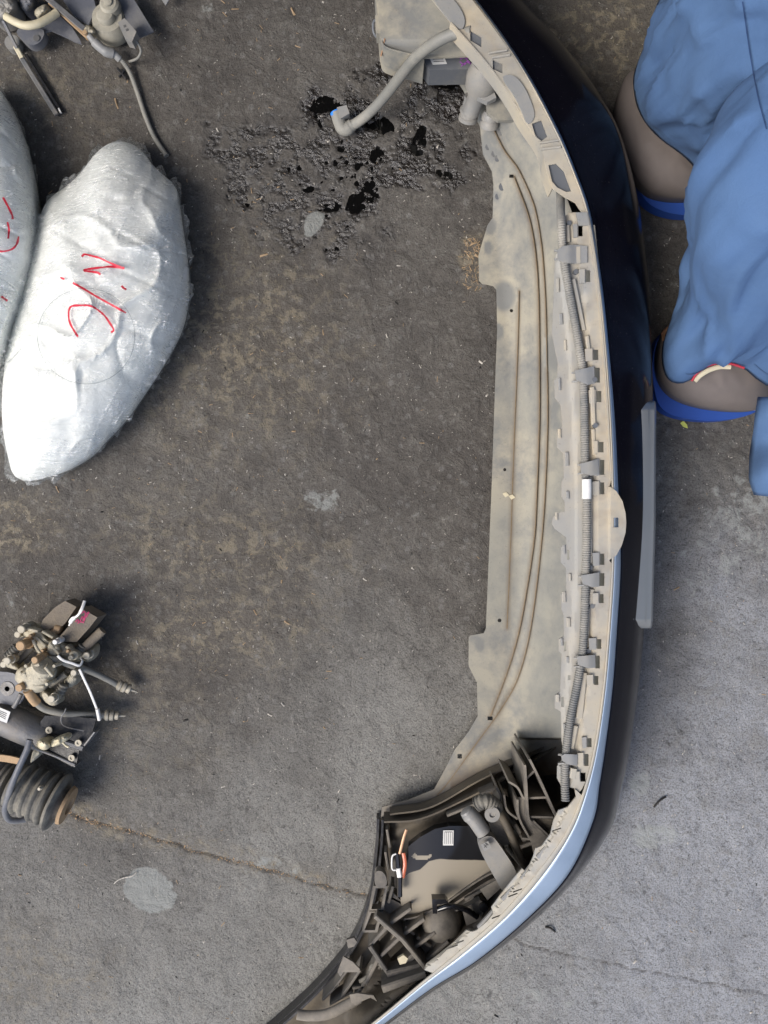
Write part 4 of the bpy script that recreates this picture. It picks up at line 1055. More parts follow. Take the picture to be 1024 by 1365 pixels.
lamp('wrapped_headlamp', 'whole headlamp wrapped in white foam and clear film, red marker letters N/C', lamp1, (128, 420), 1,
     [[(109, 342), (113, 339), (122, 341), (133, 344), (148, 351), (161, 356), (166, 357)], [(166, 358), (150, 355.5), (139, 356), (116, 359), (113, 361), (129, 363), (134, 366)], [(162, 381), (165, 384), (168.5, 386)], [(97, 377), (110, 384), (130, 396), (150, 407), (168, 417)], [(80.5, 369.5), (83, 371), (86, 372)],
      [(104, 449), (99, 441), (94, 432), (91.5, 421.5), (94, 409), (108, 407), (121.5, 408), (133, 415), (140.5, 422), (146, 430), (151, 438), (151, 441), (148, 443)]], (115, 448, 65))
lamp('wrapped_headlamp', 'wrapped white headlamp cut off by the left edge, only a strip of red marker showing', lamp2, (-40, 320), 2,
     [[(4, 263), (9, 272), (16, 286), (17, 292)], [(10, 296), (12, 306), (11, 318)], [(25, 315), (22, 326), (14, 333), (0, 335), (-8, 330)], [(2, 395), (10, 401)]], (-28, 430, 66))

# ------------------------------------------------------------------ BRAKE CALIPERS
def bolt(x, y, z0, z1, r, mat, parent, name='bolt'):
    a = P(x, y, z0)
    hx = []
    return lathe(name, Vector((P(x, y, z1).x, P(x, y, z1).y, z0)), (0, 0, 1), [(0, r * 1.25), ((z1 - z0) * .5, r * 1.25), ((z1 - z0) * .52, r), ((z1 - z0) * .97, r), (z1 - z0, r * .8)], mat, parent, seg=10 if r > .004 else 8, ang=30)
def blobx(name, outline, z0, h, mat, parent, centre=None, pe=3.0, label=None, amp=.006):
    if centre is None: centre = (sum(p[0] for p in outline) / len(outline), sum(p[1] for p in outline) / len(outline))
    V, F = pillow_vf(outline, centre, 0, z0 + (h - z0) * .45, h, 64, 16, pe, 0, lambda x, y, r_: amp * (float(fbm(x / 6, y / 6, 3, 2)) - .5) * 2)
    V = [Vector((v.x, v.y, max(v.z, z0))) for v in V]
    return mesh_obj(name, V, F, mat, parent, True, 60, None, None, label)
c1 = thing('brake_caliper', 'rusty-brown brake caliper with pink scrawl on its bracket, topmost of the pair', 'brake caliper', P(80, 845, 0), 'brake calipers tied together')
plate('bracket_jaw', [(87, 801), (102, 809), (87, 831), (66, 850), (54, 835), (57, 826), (73, 810)], lambda x, y: .082 - .00035 * (y - 800), .045, M['iron'], c1, grid=6)
plate('bracket_jaw', [(108, 811), (130, 823), (120, 836), (102, 856), (81, 855), (80, 848), (94, 832)], lambda x, y: .090 - .00035 * (y - 811), .05, M['iron'], c1, grid=6)
plate('bracket_bridge', [(92, 806), (112, 815), (100, 832), (84, 846), (76, 842)], .05, .045, M['iron'], c1)
for (x, y) in ((73, 844), (78, 838), (71, 850)): lathe('piston_fin', P(x - 5, y - 1, .066), (P(x + 5, y + 2, .066) - P(x - 5, y - 1, .066)), [(0, .006), (.002, .009), (.012, .009), (.014, .006)], M['rust'], c1)
ink('pink_scrawl', [[(101, 829), (104, 826), (106, 830), (110, 822), (112, 828), (114, 818)], [(108, 818), (112, 815), (115, 818), (119, 816)], [(103, 831), (108, 829), (112, 830)], [(110, 823), (115, 822), (118, 817)]], lambda x, y: P(x, y, .0908 - .00035 * (y - 811) + .0006), .8, M['pink_ink'], c1)
blobx('caliper_body', [(24, 834), (40, 831), (52, 836), (62, 850), (74, 852), (86, 854), (98, 860), (108, 866), (112, 880), (98, 884), (84, 880), (70, 877), (54, 874), (42, 866), (42, 852), (30, 847), (23, 842)], .02, .088, M['casting'], c1)
blobx('body_lug', [(60, 856), (78, 850), (84, 866), (76, 878), (62, 874)], .05, .100, M['casting'], c1)
tube('bleed_spring', [(44, 853, .098), (52, 868, .098), (64, 876, .098), (78, 879, .098)], .003, M['casting'], c1)
bolt(28, 839, .05, .096, .0075, M['bolt'], c1); bolt(23, 846, .05, .080, .006, M['bolt'], c1)
bolt(73, 856, .08, .112, .0045, M['white'], c1, 'bleed_nipple_cap')
bolt(98, 874, .05, .095, .0085, M['casting'], c1); bolt(94, 877, .06, .104, .005, M['bolt'], c1)
tube('slide_pin', [(108, 868, .07), (137, 840, .07)], .0085, M['iron'], c1, sub=1)
corrugated('pin_boot', [(98, 870, .072), (108, 866, .072), (112, 860, .072)], .0095, M['rubber'], c1, .005, .0025)
blobx('bracket_end', [(112, 868), (124, 858), (129, 862), (127, 876), (118, 884), (110, 880)], .02, .07, M['casting'], c1)
bolt(115, 874, .05, .085, .0065, M['bolt'], c1)
tube('brake_hose', [(62, 878, .092), (76, 879, .096), (92, 886, .088), (110, 891, .07), (130, 899, .05), (150, 909, .035), (158, 914, .03)], .0058, M['hose'], c1, label='grey rubber brake hose')
lathe('hose_fitting', P(156, 912, .032), (P(182, 922, .02) - P(156, 912, .032)), [(0, .006), (.004, .010), (.008, .010), (.009, .007), (.012, .0105), (.017, .0105), (.018, .0065), (.022, .009), (.026, .009), (.028, .003), (.042, .0015)], M['bolt'], c1)

c2 = thing('brake_caliper', 'pale dusty brake caliper lying on the black strut, lower of the pair', 'brake caliper', P(45, 905, 0), 'brake calipers tied together')
blobx('caliper_body', [(20, 900), (24, 890), (40, 884), (55, 878), (70, 880), (79, 892), (74, 906), (64, 916), (56, 922), (44, 920), (30, 914), (20, 908)], .035, .125, M['casting'], c2)
lathe('piston_housing', P(52, 900, .10), (.55, .75, .55), [(-.02, .024), (.012, .025), (.018, .021), (.03, .020), (.034, .014)], M['casting'], c2)
blobx('caliper_ear', [(2, 880), (8, 875), (16, 878), (26, 888), (24, 894), (12, 890), (4, 888)], .05, .108, M['casting'], c2)
blobx('caliper_ear', [(56, 918), (66, 922), (78, 928), (80, 938), (70, 942), (60, 936), (52, 926)], .05, .108, M['casting'], c2)
bolt(9, 881, .09, .122, .0068, M['bolt'], c2); bolt(4, 886, .07, .105, .006, M['bolt'], c2)
bolt(68, 932, .09, .120, .0068, M['bolt'], c2); bolt(25, 917, .08, .125, .0070, M['rust'], c2)
bolt(27, 861, .06, .12, .0088, M['rust'], c2); bolt(46, 880, .09, .135, .0062, M['rust'], c2)
corrugated('pin_boot', [(10, 876, .09), (16, 870, .09), (24, 862, .09)], .0095, M['rubber'], c2, .005, .0025)
corrugated('pin_boot', [(74, 930, .09), (82, 920, .09), (86, 912, .09)], .0095, M['rubber'], c2, .005, .0025)
tube('carrier_bar', [(24, 883, .075), (44, 862, .075)], .006, M['rubber'], c2, sub=1)
tube('carrier_bar', [(66, 914, .085), (88, 898, .085)], .006, M['rubber'], c2, sub=1)
blobx('carrier_end', [(82, 912), (90, 898), (102, 890), (108, 898), (102, 912), (92, 918)], .03, .09, M['casting'], c2)
bolt(98, 897, .06, .10, .006, M['bolt'], c2)
tube('brake_hose', [(36, 918, .11), (42, 928, .10), (50, 938, .088), (62, 946, .08), (85, 951, .07), (110, 952, .055), (135, 953, .04), (142, 953, .035)], .0062, M['hose'], c2, label='grey brake hose curving right across the strut foot')
tube('hose_ferrule', [(37, 920, .112), (43, 930, .102), (49, 937, .094)], .0085, M['rust'], c2)
lathe('hose_fitting', P(138, 953, .036), (P(162, 954, .028) - P(138, 953, .036)), [(0, .006), (.005, .0105), (.009, .0105), (.010, .007), (.012, .010), (.018, .010), (.019, .0055), (.022, .008), (.027, .008), (.028, .003), (.040, .0015)], M['bolt'], c2)

tie = thing('cable_tie', 'thin white plastic strap looped round both brake calipers', 'cable tie', P(105, 890, 0))
tube('strap', [(77, 874, .118), (84, 880, .115), (96, 884, .108), (106, 887, .10), (110, 881, .095), (108, 878, .09)], .0026, M['white'], tie, flat=.5)
tube('strap', [(106, 892, .098), (112, 905, .09), (120, 922, .08), (128, 942, .07), (130, 948, .066)], .0024, M['white'], tie, flat=.5)
bar('strap_head', (129, 946, .072), (132, 961, .066), .006, .006, M['white'], tie)
tube('strap', [(92, 834, .098), (96, 826, .105), (104, 820, .11), (109, 812, .112), (113, 801, .105)], [.0015] * 4 + [.0036] * 8 + [.002] * 8 + [.0028] * 13, M['white'], tie, flat=.5)

for k_, (a_, b2_) in enumerate([((36, 892, .126), (52, 886, .130)), ((32, 898, .124), (38, 910, .122)), ((60, 890, .128), (70, 902, .120)), ((44, 914, .122), (58, 916, .118)), ((26, 896, .118), (34, 906, .118))]):
    bar('casting_rib', a_, b2_, .005, .02, M['casting'], c2)
for k_, (a_, b2_) in enumerate([((34, 838, .088), (50, 842, .090)), ((66, 858, .102), (78, 872, .100)), ((88, 862, .092), (102, 872, .090)), ((48, 850, .092), (60, 862, .096)), ((56, 842, .088), (70, 850, .092))]):
    bar('casting_rib', a_, b2_, .005, .02, M['casting'], c1)
for (x_, y_) in ((40, 848), (90, 868), (56, 868)): bolt(x_, y_, .06, .099, .0035, M['rust'], c1)
for (x_, y_) in ((34, 888), (62, 912), (72, 888)): bolt(x_, y_, .08, .127, .0035, M['casting'], c2)
# ------------------------------------------------------------------ STRUTS
st = thing('shock_absorber', 'black and grey suspension strut with bolted foot bracket, lying under the calipers', 'suspension strut', P(30, 960, 0))
ax0, ax1 = P(-60, 930, .055), P(66, 984, .055)
lathe('strut_tube', ax0, ax1 - ax0, [(0, .025), (.02, .030), ((ax1 - ax0).length - .004, .030), ((ax1 - ax0).length, .027)], M['greysteel'], st, seg=36)
plate('strut_label', [(-8, 940), (14, 949), (9, 964), (-12, 956)], .0868, .001, M['paper'], st)
multi('label_print', [((-4 + k * .5, 946 + k * 2.4, .0874), (9 - k * 0.6, 951.5 + k * 2.4, .0874), .001, .0006) for k in range(4)], M['print'], st)
for (x, y) in ((22, 970), (42, 980)): bolt(x, y, .07, .082, .0022, M['black_bit'], st, 'dimple')
plate('foot_bracket', [(54, 962), (60, 954), (95, 955), (128, 958), (124, 975), (118, 990), (112, 994), (88, 984), (64, 976), (54, 974)], lambda x, y: .075 - .0002 * (x - 54), .005, M['blacksteel'], st)
plate('foot_bracket', [(46, 985), (58, 984), (80, 992), (106, 1000), (102, 1018), (96, 1022), (74, 1010), (52, 998)], .052, .005, M['blacksteel'], st)
bar('bracket_web', (66, 985, .068), (110, 998, .06), .012, .05, M['greysteel'], st)
bar('bracket_lip', (52, 998, .058), (100, 1022, .058), .0035, .03, M['greysteel'], st)
bar('bracket_lip', (112, 994, .075), (126, 976, .074), .0035, .03, M['greysteel'], st)
for (x, y, zz) in ((66, 973, .078), (105, 990, .072), (96, 1010, .058)): lathe('bracket_nut', P(x, y, zz - .001), (0, 0, 1), [(0, .0062), (.003, .0062), (.003, .0028), (.001, .0028)], M['bolt'], st, seg=14)
plate('top_mount', [(-40, 896), (5, 895), (22, 898), (33, 912), (34, 930), (24, 942), (4, 938), (-40, 930)], .072, .005, M['bluesteel'], st, holes=[circ(10, 918, 3.2, 14)], rnd_edge=3)
lathe('mount_washer', P(10, 918, .0722), (0, 0, 1), [(0, .0135), (.0014, .013), (.0014, .0048), (0, .0048)], M['greysteel'], st)
tube('wire_clip', [(88, 944, .10), (86, 950, .09), (82, 956, .085), (83, 965, .082), (92, 970, .08), (112, 974, .078)], .0012, M['greysteel'], st)
tube('mount_stud', [(28, 925, .085), (22, 937, .085), (18, 943, .085)], .0042, M['greysteel'], st, sub=2)

bl = thing('coil_strut', 'second suspension strut with dusty ribbed rubber boot, lowest in the heap', 'suspension strut', P(20, 1050, 0))
corrugated('dust_boot', [(-80, 1010, .05), (-20, 1030, .05), (14, 1044, .05)], .041, M['rubber'], bl, .010, .0045, 32)
axv = (P(96, 1076, .055) - P(14, 1044, .055)); c0 = P(26, 1049, .062)
axn = axv.normalized(); uu = axn.cross(Vector((0, 0, 1))).normalized(); vv = axn.cross(uu)
prof_ = [(-.012, .040)]
for k_ in range(4):
    b0_ = .017 * k_
    prof_ += [(b0_, .040 + .001 * k_), (b0_ + .004, .044 + .001 * k_), (b0_ + .0075, .047 + .001 * k_), (b0_ + .0105, .046 + .001 * k_), (b0_ + .013, .042 + .001 * k_)]
lathe('ribbed_boot', c0, axn, prof_ + [(.070, .03)], M['rubber'], bl, seg=48)
lathe('spring_seat', c0 + axn * .066, axn, [(0, .026), (.004, .050), (.010, .054), (.014, .050), (.016, .030), (.024, .024), (.026, .012)], M['rubber'], bl)
lathe('bearing_plate', c0 + axn * .090, axn, [(0, .020), (.002, .036), (.008, .034), (.010, .016), (.002, .014)], M['rust'], bl)
bolt(52, 1052, .10, .112, .003, M['bolt'], bl)
plate('rusty_band', [(-30, 1002), (14, 1008), (34, 1013), (30, 1020), (8, 1016), (-30, 1011)], .094, .004, M['rust'], bl)
wl = thing('brake_pipe', 'bent bluish steel pipe with cream plastic clips, lying over the ribbed boot', 'pipe', P(30, 1040, 0))
tube('pipe', [(40, 986, .118), (36, 1000, .12), (26, 1022, .12), (16, 1046, .115), (9, 1068, .10), (7, 1082, .085), (12, 1092, .07), (22, 1094, .06), (34, 1092, .05)], .0058, M['bluesteel'], wl)
blobx('pipe_clip', [(48, 988), (56, 984), (66, 988), (68, 996), (60, 1001), (50, 998)], .07, .125, M['cream'], wl)
blobx('pipe_clip', [(66, 988), (78, 982), (90, 978), (93, 984), (86, 990), (74, 995), (68, 996)], .08, .115, M['cream'], wl)
tube('clip_tail', [(84, 990, .10), (88, 994, .10), (92, 996, .10)], .002, M['cream'], wl)
blobx('pipe_clip', [(44, 1000), (52, 998), (56, 1004), (46, 1014), (40, 1018), (42, 1008)], .07, .105, M['casting'], wl)
tube('sensor_lead', [(42, 990, .11), (48, 998, .105), (64, 1004, .095), (84, 1012, .09), (100, 1019, .085)], .0024, M['greysteel'], wl)

# ------------------------------------------------------------------ HEAP AT THE HEAD OF THE PICTURE, LEFT
horn = thing('car_horn', 'round beige car horn with grey plug, at the upper left beside the bent pipe', 'horn', P(142, 25, 0))
ct = P(142, 22, .05)
lathe('horn_shell', Vector((ct.x, ct.y, .004)), (0, 0, 1), [(0, .022), (.006, .034), (.020, .036), (.030, .0355), (.040, .030), (.044, .028), (.045, .018), (.052, .0175), (.056, .014), (.057, .006)], M['horn'], horn, seg=44)
cb = P(146, 6, .06)
lathe('horn_boss', Vector((cb.x, cb.y, .05)), (0, 0, 1), [(0, .019), (.012, .018), (.016, .014), (.016, .008), (.020, .0075), (.021, .003)], M['horn'], horn, seg=26)
plate('horn_bracket', [(150, -30), (172, -12), (205, 42), (186, 50), (172, 40), (150, 10)], .040, .003, M['bluesteel'], horn)
plate('plug_socket', [(157, 30), (166, 24), (182, 42), (176, 56), (168, 54)], .078, .022, M['sensor'], horn)
for (x, y) in ((166, 35), (169, 40)): plate('socket_slot', [(x - 1.6, y - 1.4), (x + 1.6, y - 2.4), (x + 2.4, y + .4), (x - .8, y + 1.6)], .0788, .001, M['print'], horn)
tube('horn_wire', [(178, 52, .068), (184, 58, .06), (188, 68, .05), (184, 77, .035), (176, 81, .02), (172, 82, .012)], .0024, M['hose'], horn)
hz = thing('corrugated_hose', 'thin pale corrugated wiring tube snaking down beside the horn', 'wiring tube', P(190, 130, 0))
corrugated('ribbed_tube', [(150, 70, .03), (162, 80, .022), (174, 98, .012), (184, 125, .009), (194, 155, .008), (206, 183, .007), (221, 206, .007)], .0048, M['hose'], hz, .003, .0009)
tube('taped_end', [(116, 44, .05), (126, 56, .045), (140, 68, .038), (152, 72, .030), (160, 79, .023)], [.006] * 8 + [.0085] * 8 + [.0095] * 8 + [.007] * 9, M['clip'], hz)
lathe('tube_mouth', P(221, 206, .007), P(223, 209, .007) - P(221, 206, .007), [(0, .0052), (.003, .0055), (.003, .0025), (0, .0025)], M['hose'], hz, seg=14)
wb = thing('wiper', 'narrow grey and black wiper blade with a cream joint, pointing down from the upper-left heap', 'wiper blade', P(50, 105, 0))
bar('blade_spine', (28, 76, .018), (75, 152, .014), .0095, .006, M['greysteel'], wb)
bar('rubber_edge', (34, 72, .015), (81, 148, .011), .006, .008, M['blacksteel'], wb)
bar('joint', (20, 61, .030), (29, 77, .021), .009, .007, M['cream'], wb)
bar('arm_rod', (-10, 0, .075), (22, 64, .032), .006, .005, M['greysteel'], wb)
bar('edge_tip', (78, 144, .014), (81, 150, .014), .003, .004, M['white'], wb)
sp = thing('wiper_linkage', 'dusty metal linkage with a cream bent pipe in the top left corner', 'linkage', P(50, 20, 0))
tube('bent_pipe', [(8, 22, .085), (20, 29, .088), (34, 34, .088), (50, 32, .085), (64, 25, .078), (76, 17, .07)], .0072, M['cream'], sp)
blobx('motor_can', [(-20, -10), (14, -14), (26, 4), (24, 18), (12, 28), (-12, 30)], .01, .085, M['sensor'], sp)
blobx('motor_can', [(24, -10), (44, -12), (50, 6), (38, 18), (26, 10)], .01, .075, M['bluesteel'], sp)
blobx('pivot_boss', [(44, 14), (60, 4), (68, 10), (60, 20), (50, 26)], .03, .085, M['casting'], sp)
plate('gear_cover', [(30, 34), (44, 38), (60, 38), (58, 50), (52, 58), (40, 62), (28, 52), (20, 42)], .045, .02, M['bluesteel'], sp, rnd_edge=3)
lathe('cover_hole', P(49, 51, .0465), (0, 0, 1), [(0, .006), (.001, .006), (.001, .001)], M['print'], sp, seg=14)
plate('pivot_disc', circ(16, 56, 10, 20), .026, .018, M['sensor'], sp)
plate('guard_sheet', [(44, 40), (50, 22), (72, 14), (96, 36), (107, 54), (109, 59), (100, 56), (84, 48), (68, 41), (58, 44)], .038, .003, M['bluesteel'], sp)
bar('link_bar', (55, -10, .09), (112, 38, .055), .010, .004, M['greysteel'], sp)
bar('link_bar', (66, 2, .075), (118, 50, .045), .008, .004, M['rust'], sp)
bolt(113, 42, .04, .060, .0045, M['rust'], sp); bolt(119, 47, .03, .05, .0035, M['white'], sp)
plate('dark_panel', [(80, -30), (118, -30), (128, 10), (118, 34), (98, 20), (84, 0)], .048, .004, M['bluesteel'], sp)
blobx('link_knuckle', [(108, 34), (116, 30), (126, 38), (130, 44), (120, 48), (110, 44)], .01, .058, M['casting'], sp)
tag(plate('metal_offcut', [(212, -20), (228, -20), (225, 0), (221, 7), (216, 0)], .03, .003, M['clip']), 'pointed grey sheet scrap poking in at the top edge, right of the horn', 'scrap')
# small black clip on the floor near the hose
clipb = thing('plastic_clip', 'tiny broken black plastic clip on the floor left of the corrugated tube', 'clip', P(162, 98, 0))
bar('clip_arm', (156, 90, .012), (168, 104, .010), .004, .006, M['blacksteel'], clipb)
bar('clip_arm', (170, 88, .012), (158, 102, .010), .003, .005, M['blacksteel'], clipb)

# ------------------------------------------------------------------ PERSON
person = thing('person', 'person in loose washed-blue clothes and brown-grey shoes with blue soles, standing at the bumper', 'person', P(960, 330, 0))
def ring_pts(outline, n=64):
    return closed_resample(outline, n, 2)
def align(ol, c, n=72):
    ang = np.arctan2(-(ol[:, 1] - c[1]), ol[:, 0] - c[0]); r_ = np.hypot(ol[:, 0] - c[0], ol[:, 1] - c[1])
    o_ = np.argsort(ang); a = np.concatenate([ang[o_] - 2 * math.pi, ang[o_], ang[o_] + 2 * math.pi]); rr_ = np.tile(r_[o_], 3)
    t = np.linspace(-math.pi, math.pi, n, endpoint=False)
    return t, np.interp(t, a, rr_)
def leg_loft(hem, hz, sections, seed, n=96):
    c = (sum(p[0] for p in hem) / len(hem), sum(p[1] for p in hem) / len(hem))
    t, rr_ = align(closed_resample(hem, 200, 2), c, n)
    rings = []
    hemw = []
    for k in range(n):
        p = P(c[0] + rr_[k] * math.cos(t[k]), c[1] - rr_[k] * math.sin(t[k]), hz(c[0] + rr_[k] * math.cos(t[k]), c[1] - rr_[k] * math.sin(t[k])) if callable(hz) else hz)
        hemw.append(np.array(p))
    rings.append(np.array(hemw))
    for (x, y, zz, ra, rb) in sections:
        rings.append(np.array([(x + ra * math.cos(a), y + rb * math.sin(a), zz) for a in t]))
    # interpolate rings
    R3 = catmull(rings, 14)
    V = []; F = []
    m_ = len(R3)
    # turned-in hem
    c3 = R3[0].mean(0)
    inn = R3[0] * 1.0; inn = c3 + (inn - c3) * .93; inn[:, 2] += .004
    seq = [c3 + (R3[0] - c3) * .90 + np.array([0, 0, .03]), inn] + R3
    for i, rg in enumerate(seq):
        for k in range(n):
            p = rg[k].copy()
            if i >= 3:
                cc = rg.mean(0); d = p - cc; L = np.linalg.norm(d) + 1e-6
                u = (i - 2) / m_
                fold = (fbm(t[k] * 3.2 + seed, i * .07 + seed, 3, seed) - .5) * .05 + (ridged(t[k] * 1.7 + i * .035, i * .10, seed, 4)) * .012
                fade = min(1, (i - 2) / 8)
                p = p + d / L * fold * fade
            V.append(tuple(p))
    m2 = len(seq)
    for i in range(m2 - 1):
        for k in range(n): F.append((i * n + k, i * n + (k + 1) % n, (i + 1) * n + (k + 1) % n, (i + 1) * n + k))
    return V, F
hemA = [(878, -10), (866, 45), (846, 92), (843, 112), (850, 150), (874, 182), (912, 208), (930, 228), (937, 246), (950, 240), (975, 180), (985, 90), (960, 10), (920, -25)]
hemB = [(946, 300), (940, 350), (920, 392), (893, 428), (880, 468), (886, 505), (906, 514), (928, 503), (944, 489), (965, 484), (992, 490), (1008, 506), (1030, 520), (1060, 470), (1060, 380), (1010, 310), (970, 285)]
VA, FA = leg_loft(hemA, .125, [(.53, .71, .30, .10, .115), (.53, .68, .50, .10, .12), (.62, .60, .66, .12, .12), (.78, .57, .80, .15, .15), (.84, .55, .95, .16, .17)], 1)
VB, FB = leg_loft(hemB, .125, [(.600, .395, .26, .10, .125), (.548, .45, .48, .115, .145), (.62, .49, .66, .12, .12), (.78, .53, .80, .15, .15), (.84, .55, .95, .16, .17)], 3)
k0 = len(VA)
mesh_obj('trousers', VA + VB, FA + [tuple(i + k0 for i in f) for f in FB], M['cloth'], person, True, 180)
# shirt
rg = [(.84, .55, .88, .19, .21), (.80, .55, 1.05, .16, .20), (.74, .55, 1.22, .16, .22), (.67, .55, 1.36, .14, .21), (.62, .55, 1.43, .07, .08)]
RR = catmull([np.array([(x + a_ * math.cos(q) , y + b_ * math.sin(q), zz) for q in np.linspace(0, 2 * math.pi, 40, endpoint=False)]) for (x, y, zz, a_, b_) in rg], 8)
V = [tuple(p) for r_ in RR for p in r_]; F = [(i * 40 + k, i * 40 + (k + 1) % 40, (i + 1) * 40 + (k + 1) % 40, (i + 1) * 40 + k) for i in range(len(RR) - 1) for k in range(40)]
mesh_obj('shirt', V, F, M['cloth'], person, True, 180)
# body
def skin_body():
    me = bpy.data.meshes.new('body')
    J = {'pel': (.84, .55, .90), 'sp': (.78, .55, 1.12), 'ch': (.70, .55, 1.32), 'nk': (.61, .55, 1.45), 'hd': (.57, .55, 1.53), 'hd2': (.54, .55, 1.63),
         'hA': (.82, .63, .86), 'kA': (.53, .68, .48), 'aA': (.54, .73, .09), 'tA': (.46, .70, .045), 'hB': (.82, .47, .86), 'kB': (.55, .45, .48), 'aB': (.585, .33, .09), 'tB': (.52, .32, .045),
         'sA': (.67, .73, 1.33), 'eA': (.56, .80, 1.08), 'wA': (.50, .68, .90), 'sB': (.67, .37, 1.33), 'eB': (.62, .30, 1.08), 'wB': (.56, .40, .90)}
    R_ = {'pel': .13, 'sp': .12, 'ch': .13, 'nk': .055, 'hd': .08, 'hd2': .085, 'hA': .085, 'kA': .055, 'aA': .036, 'tA': .03, 'hB': .085, 'kB': .055, 'aB': .036, 'tB': .03, 'sA': .06, 'eA': .042, 'wA': .028, 'sB': .06, 'eB': .042, 'wB': .028}
    E = [('pel', 'sp'), ('sp', 'ch'), ('ch', 'nk'), ('nk', 'hd'), ('hd', 'hd2'), ('pel', 'hA'), ('hA', 'kA'), ('kA', 'aA'), ('aA', 'tA'), ('pel', 'hB'), ('hB', 'kB'), ('kB', 'aB'), ('aB', 'tB'), ('ch', 'sA'), ('sA', 'eA'), ('eA', 'wA'), ('ch', 'sB'), ('sB', 'eB'), ('eB', 'wB')]
    for s_, yy in (('A', 1), ('B', -1)):
        w_ = J['w' + s_]
        for f in range(5):
            nm = f'f{s_}{f}'; off = (f - 1.5) * .018 * yy
            base = (w_[0] - .07 if f < 4 else w_[0] - .03, w_[1] + off - (.0 if f < 4 else -.03 * yy), w_[2] - .04)
            J[nm] = base; R_[nm] = .009
            tip = (base[0] - .03, base[1], base[2] - (.05 if f < 4 else .035)); J[nm + 't'] = tip; R_[nm + 't'] = .0075
            E += [('w' + s_, nm), (nm, nm + 't')]
    ks = list(J); me.from_pydata([J[k] for k in ks], [(ks.index(a), ks.index(b_)) for a, b_ in E], [])
    o_ = bpy.data.objects.new('body', me); COL.objects.link(o_)
    sk = o_.modifiers.new('skin', 'SKIN')
    for i, k in enumerate(ks):
        me.skin_vertices[0].data[i].radius = (R_[k], R_[k])
        me.skin_vertices[0].data[i].use_root = (k == 'pel')
    ss = o_.modifiers.new('s', 'SUBSURF'); ss.levels = 1; ss.render_levels = 1
    me.materials.append(M['skin'])
    o_.parent = person; o_.matrix_parent_inverse = Matrix.Translation(-Vector(person.location))
    return o_
try:
    bd = skin_body()
except Exception as ex:
    print('skin', ex)
lathe('hair', (.555, .55, 1.60), (-.1, 0, 1), [(0, .105), (.05, .10), (.09, .075), (.115, .03)], M['hair'], person)
shoeA = [(838, 92), (824, 125), (819, 155), (824, 190), (838, 220), (852, 245), (868, 260), (900, 266), (935, 264), (955, 245), (960, 200), (935, 150), (900, 110), (866, 90)]
shoeB = [(898, 428), (884, 442), (876, 470), (877, 500), (890, 524), (915, 538), (950, 546), (990, 549), (1016, 546), (1040, 520), (1040, 470), (1000, 430), (940, 415)]
for nm_, ol, c_ in (('shoe', shoeA, (890, 185)), ('shoe', shoeB, (955, 485))):
    V, F = pillow_vf(ol, c_, 0, .055, .11, 90, 24, 2.6, 0, lambda x, y, r_: .008 * (float(fbm(x / 30, y / 30, 3, 3)) - .5))
    V = [Vector((v.x, v.y, max(v.z, .028))) for v in V]
    s_ = mesh_obj('shoe', V, F, M['shoe'], person, True, 60)
bvS = None
for (pp_, zz_) in (([(832, 190), (850, 205), (880, 222), (915, 232), (945, 236)], .112), ([(888, 470), (900, 500), (925, 522), (965, 532), (1005, 530)], .112), ([(846, 232), (870, 246), (905, 252), (940, 250)], .085), ([(906, 517), (940, 512), (985, 508)], .12)):
    pass
soleA = [(850, 215), (850, 245), (856, 264), (876, 280), (912, 288), (945, 282), (965, 258), (960, 200), (900, 130), (850, 120), (832, 160)]
soleB = [(880, 440), (868, 480), (872, 520), (880, 546), (905, 557), (945, 562), (985, 558), (1012, 548), (1040, 530), (1040, 470), (1000, 440), (930, 425)]
for ol in (soleA, soleB):
    plate('shoe_sole', ol, .032, .028, M['sole'], person, rnd_edge=5)
# trim on the nearer hem
tube('hem_trim', [(922, 508, .14), (930, 497, .145), (942, 488.5, .148), (958, 484, .148), (975, 485, .148), (992, 490.5, .146)], .0022, M['redtrim'], person)
tube('hem_lining', [(926, 508, .137), (934, 500, .140), (946, 493, .142), (960, 489, .142), (974, 489, .142)], .0045, M['cream'], person, flat=.6)
tube('shoe_piping', [(978, 545, .05), (992, 546.5, .05), (1006, 546, .05), (1014, 543, .05)], .0016, M['white'], person)
# loose cloth tail at the right edge
V = []; F = []
nu, nv = 14, 24
for i in range(nu):
    for j in range(nv):
        u, v = i / (nu - 1), j / (nv - 1)
        xl = float(np.interp(v, [0, .25, .6, .85, 1], [1012, 1007, 1001, 1000, 1006]))
        x = xl + u * 90; y = 530 + v * 128 + 10 * u * v
        zz = .16 + .10 * u - .05 * v + .018 * math.sin(v * 9 + u * 3) + .012 * math.sin(u * 7)
        V.append(P(x, y, zz))
F = [(i * nv + j, i * nv + j + 1, (i + 1) * nv + j + 1, (i + 1) * nv + j) for i in range(nu - 1) for j in range(nv - 1)]
tl = mesh_obj('shirt_tail', V, F, M['cloth'], person, True, 180)
ms = tl.modifiers.new('t', 'SOLIDIFY'); ms.thickness = .003
# seam on the trousers
bvT = BVHTree.FromPolygons([Vector(v) for v in VA + VB], FA + [tuple(i + k0 for i in f) for f in FB])
def on_t(x, y):
    d = (P(x, y, 0) - CAMP).normalized(); h = bvT.ray_cast(CAMP, d)
    return (h[0] - d * .004) if h[0] is not None else P(x, y, .3)
M['thread'] = simple('dark_blue_thread', (.02, .05, .14), .8)
ink('trouser_seam', [[(990, 2), (994, 30), (999, 65), (1005, 100), (1012, 135), (1022, 172)]], on_t, .7, M['thread'], person)

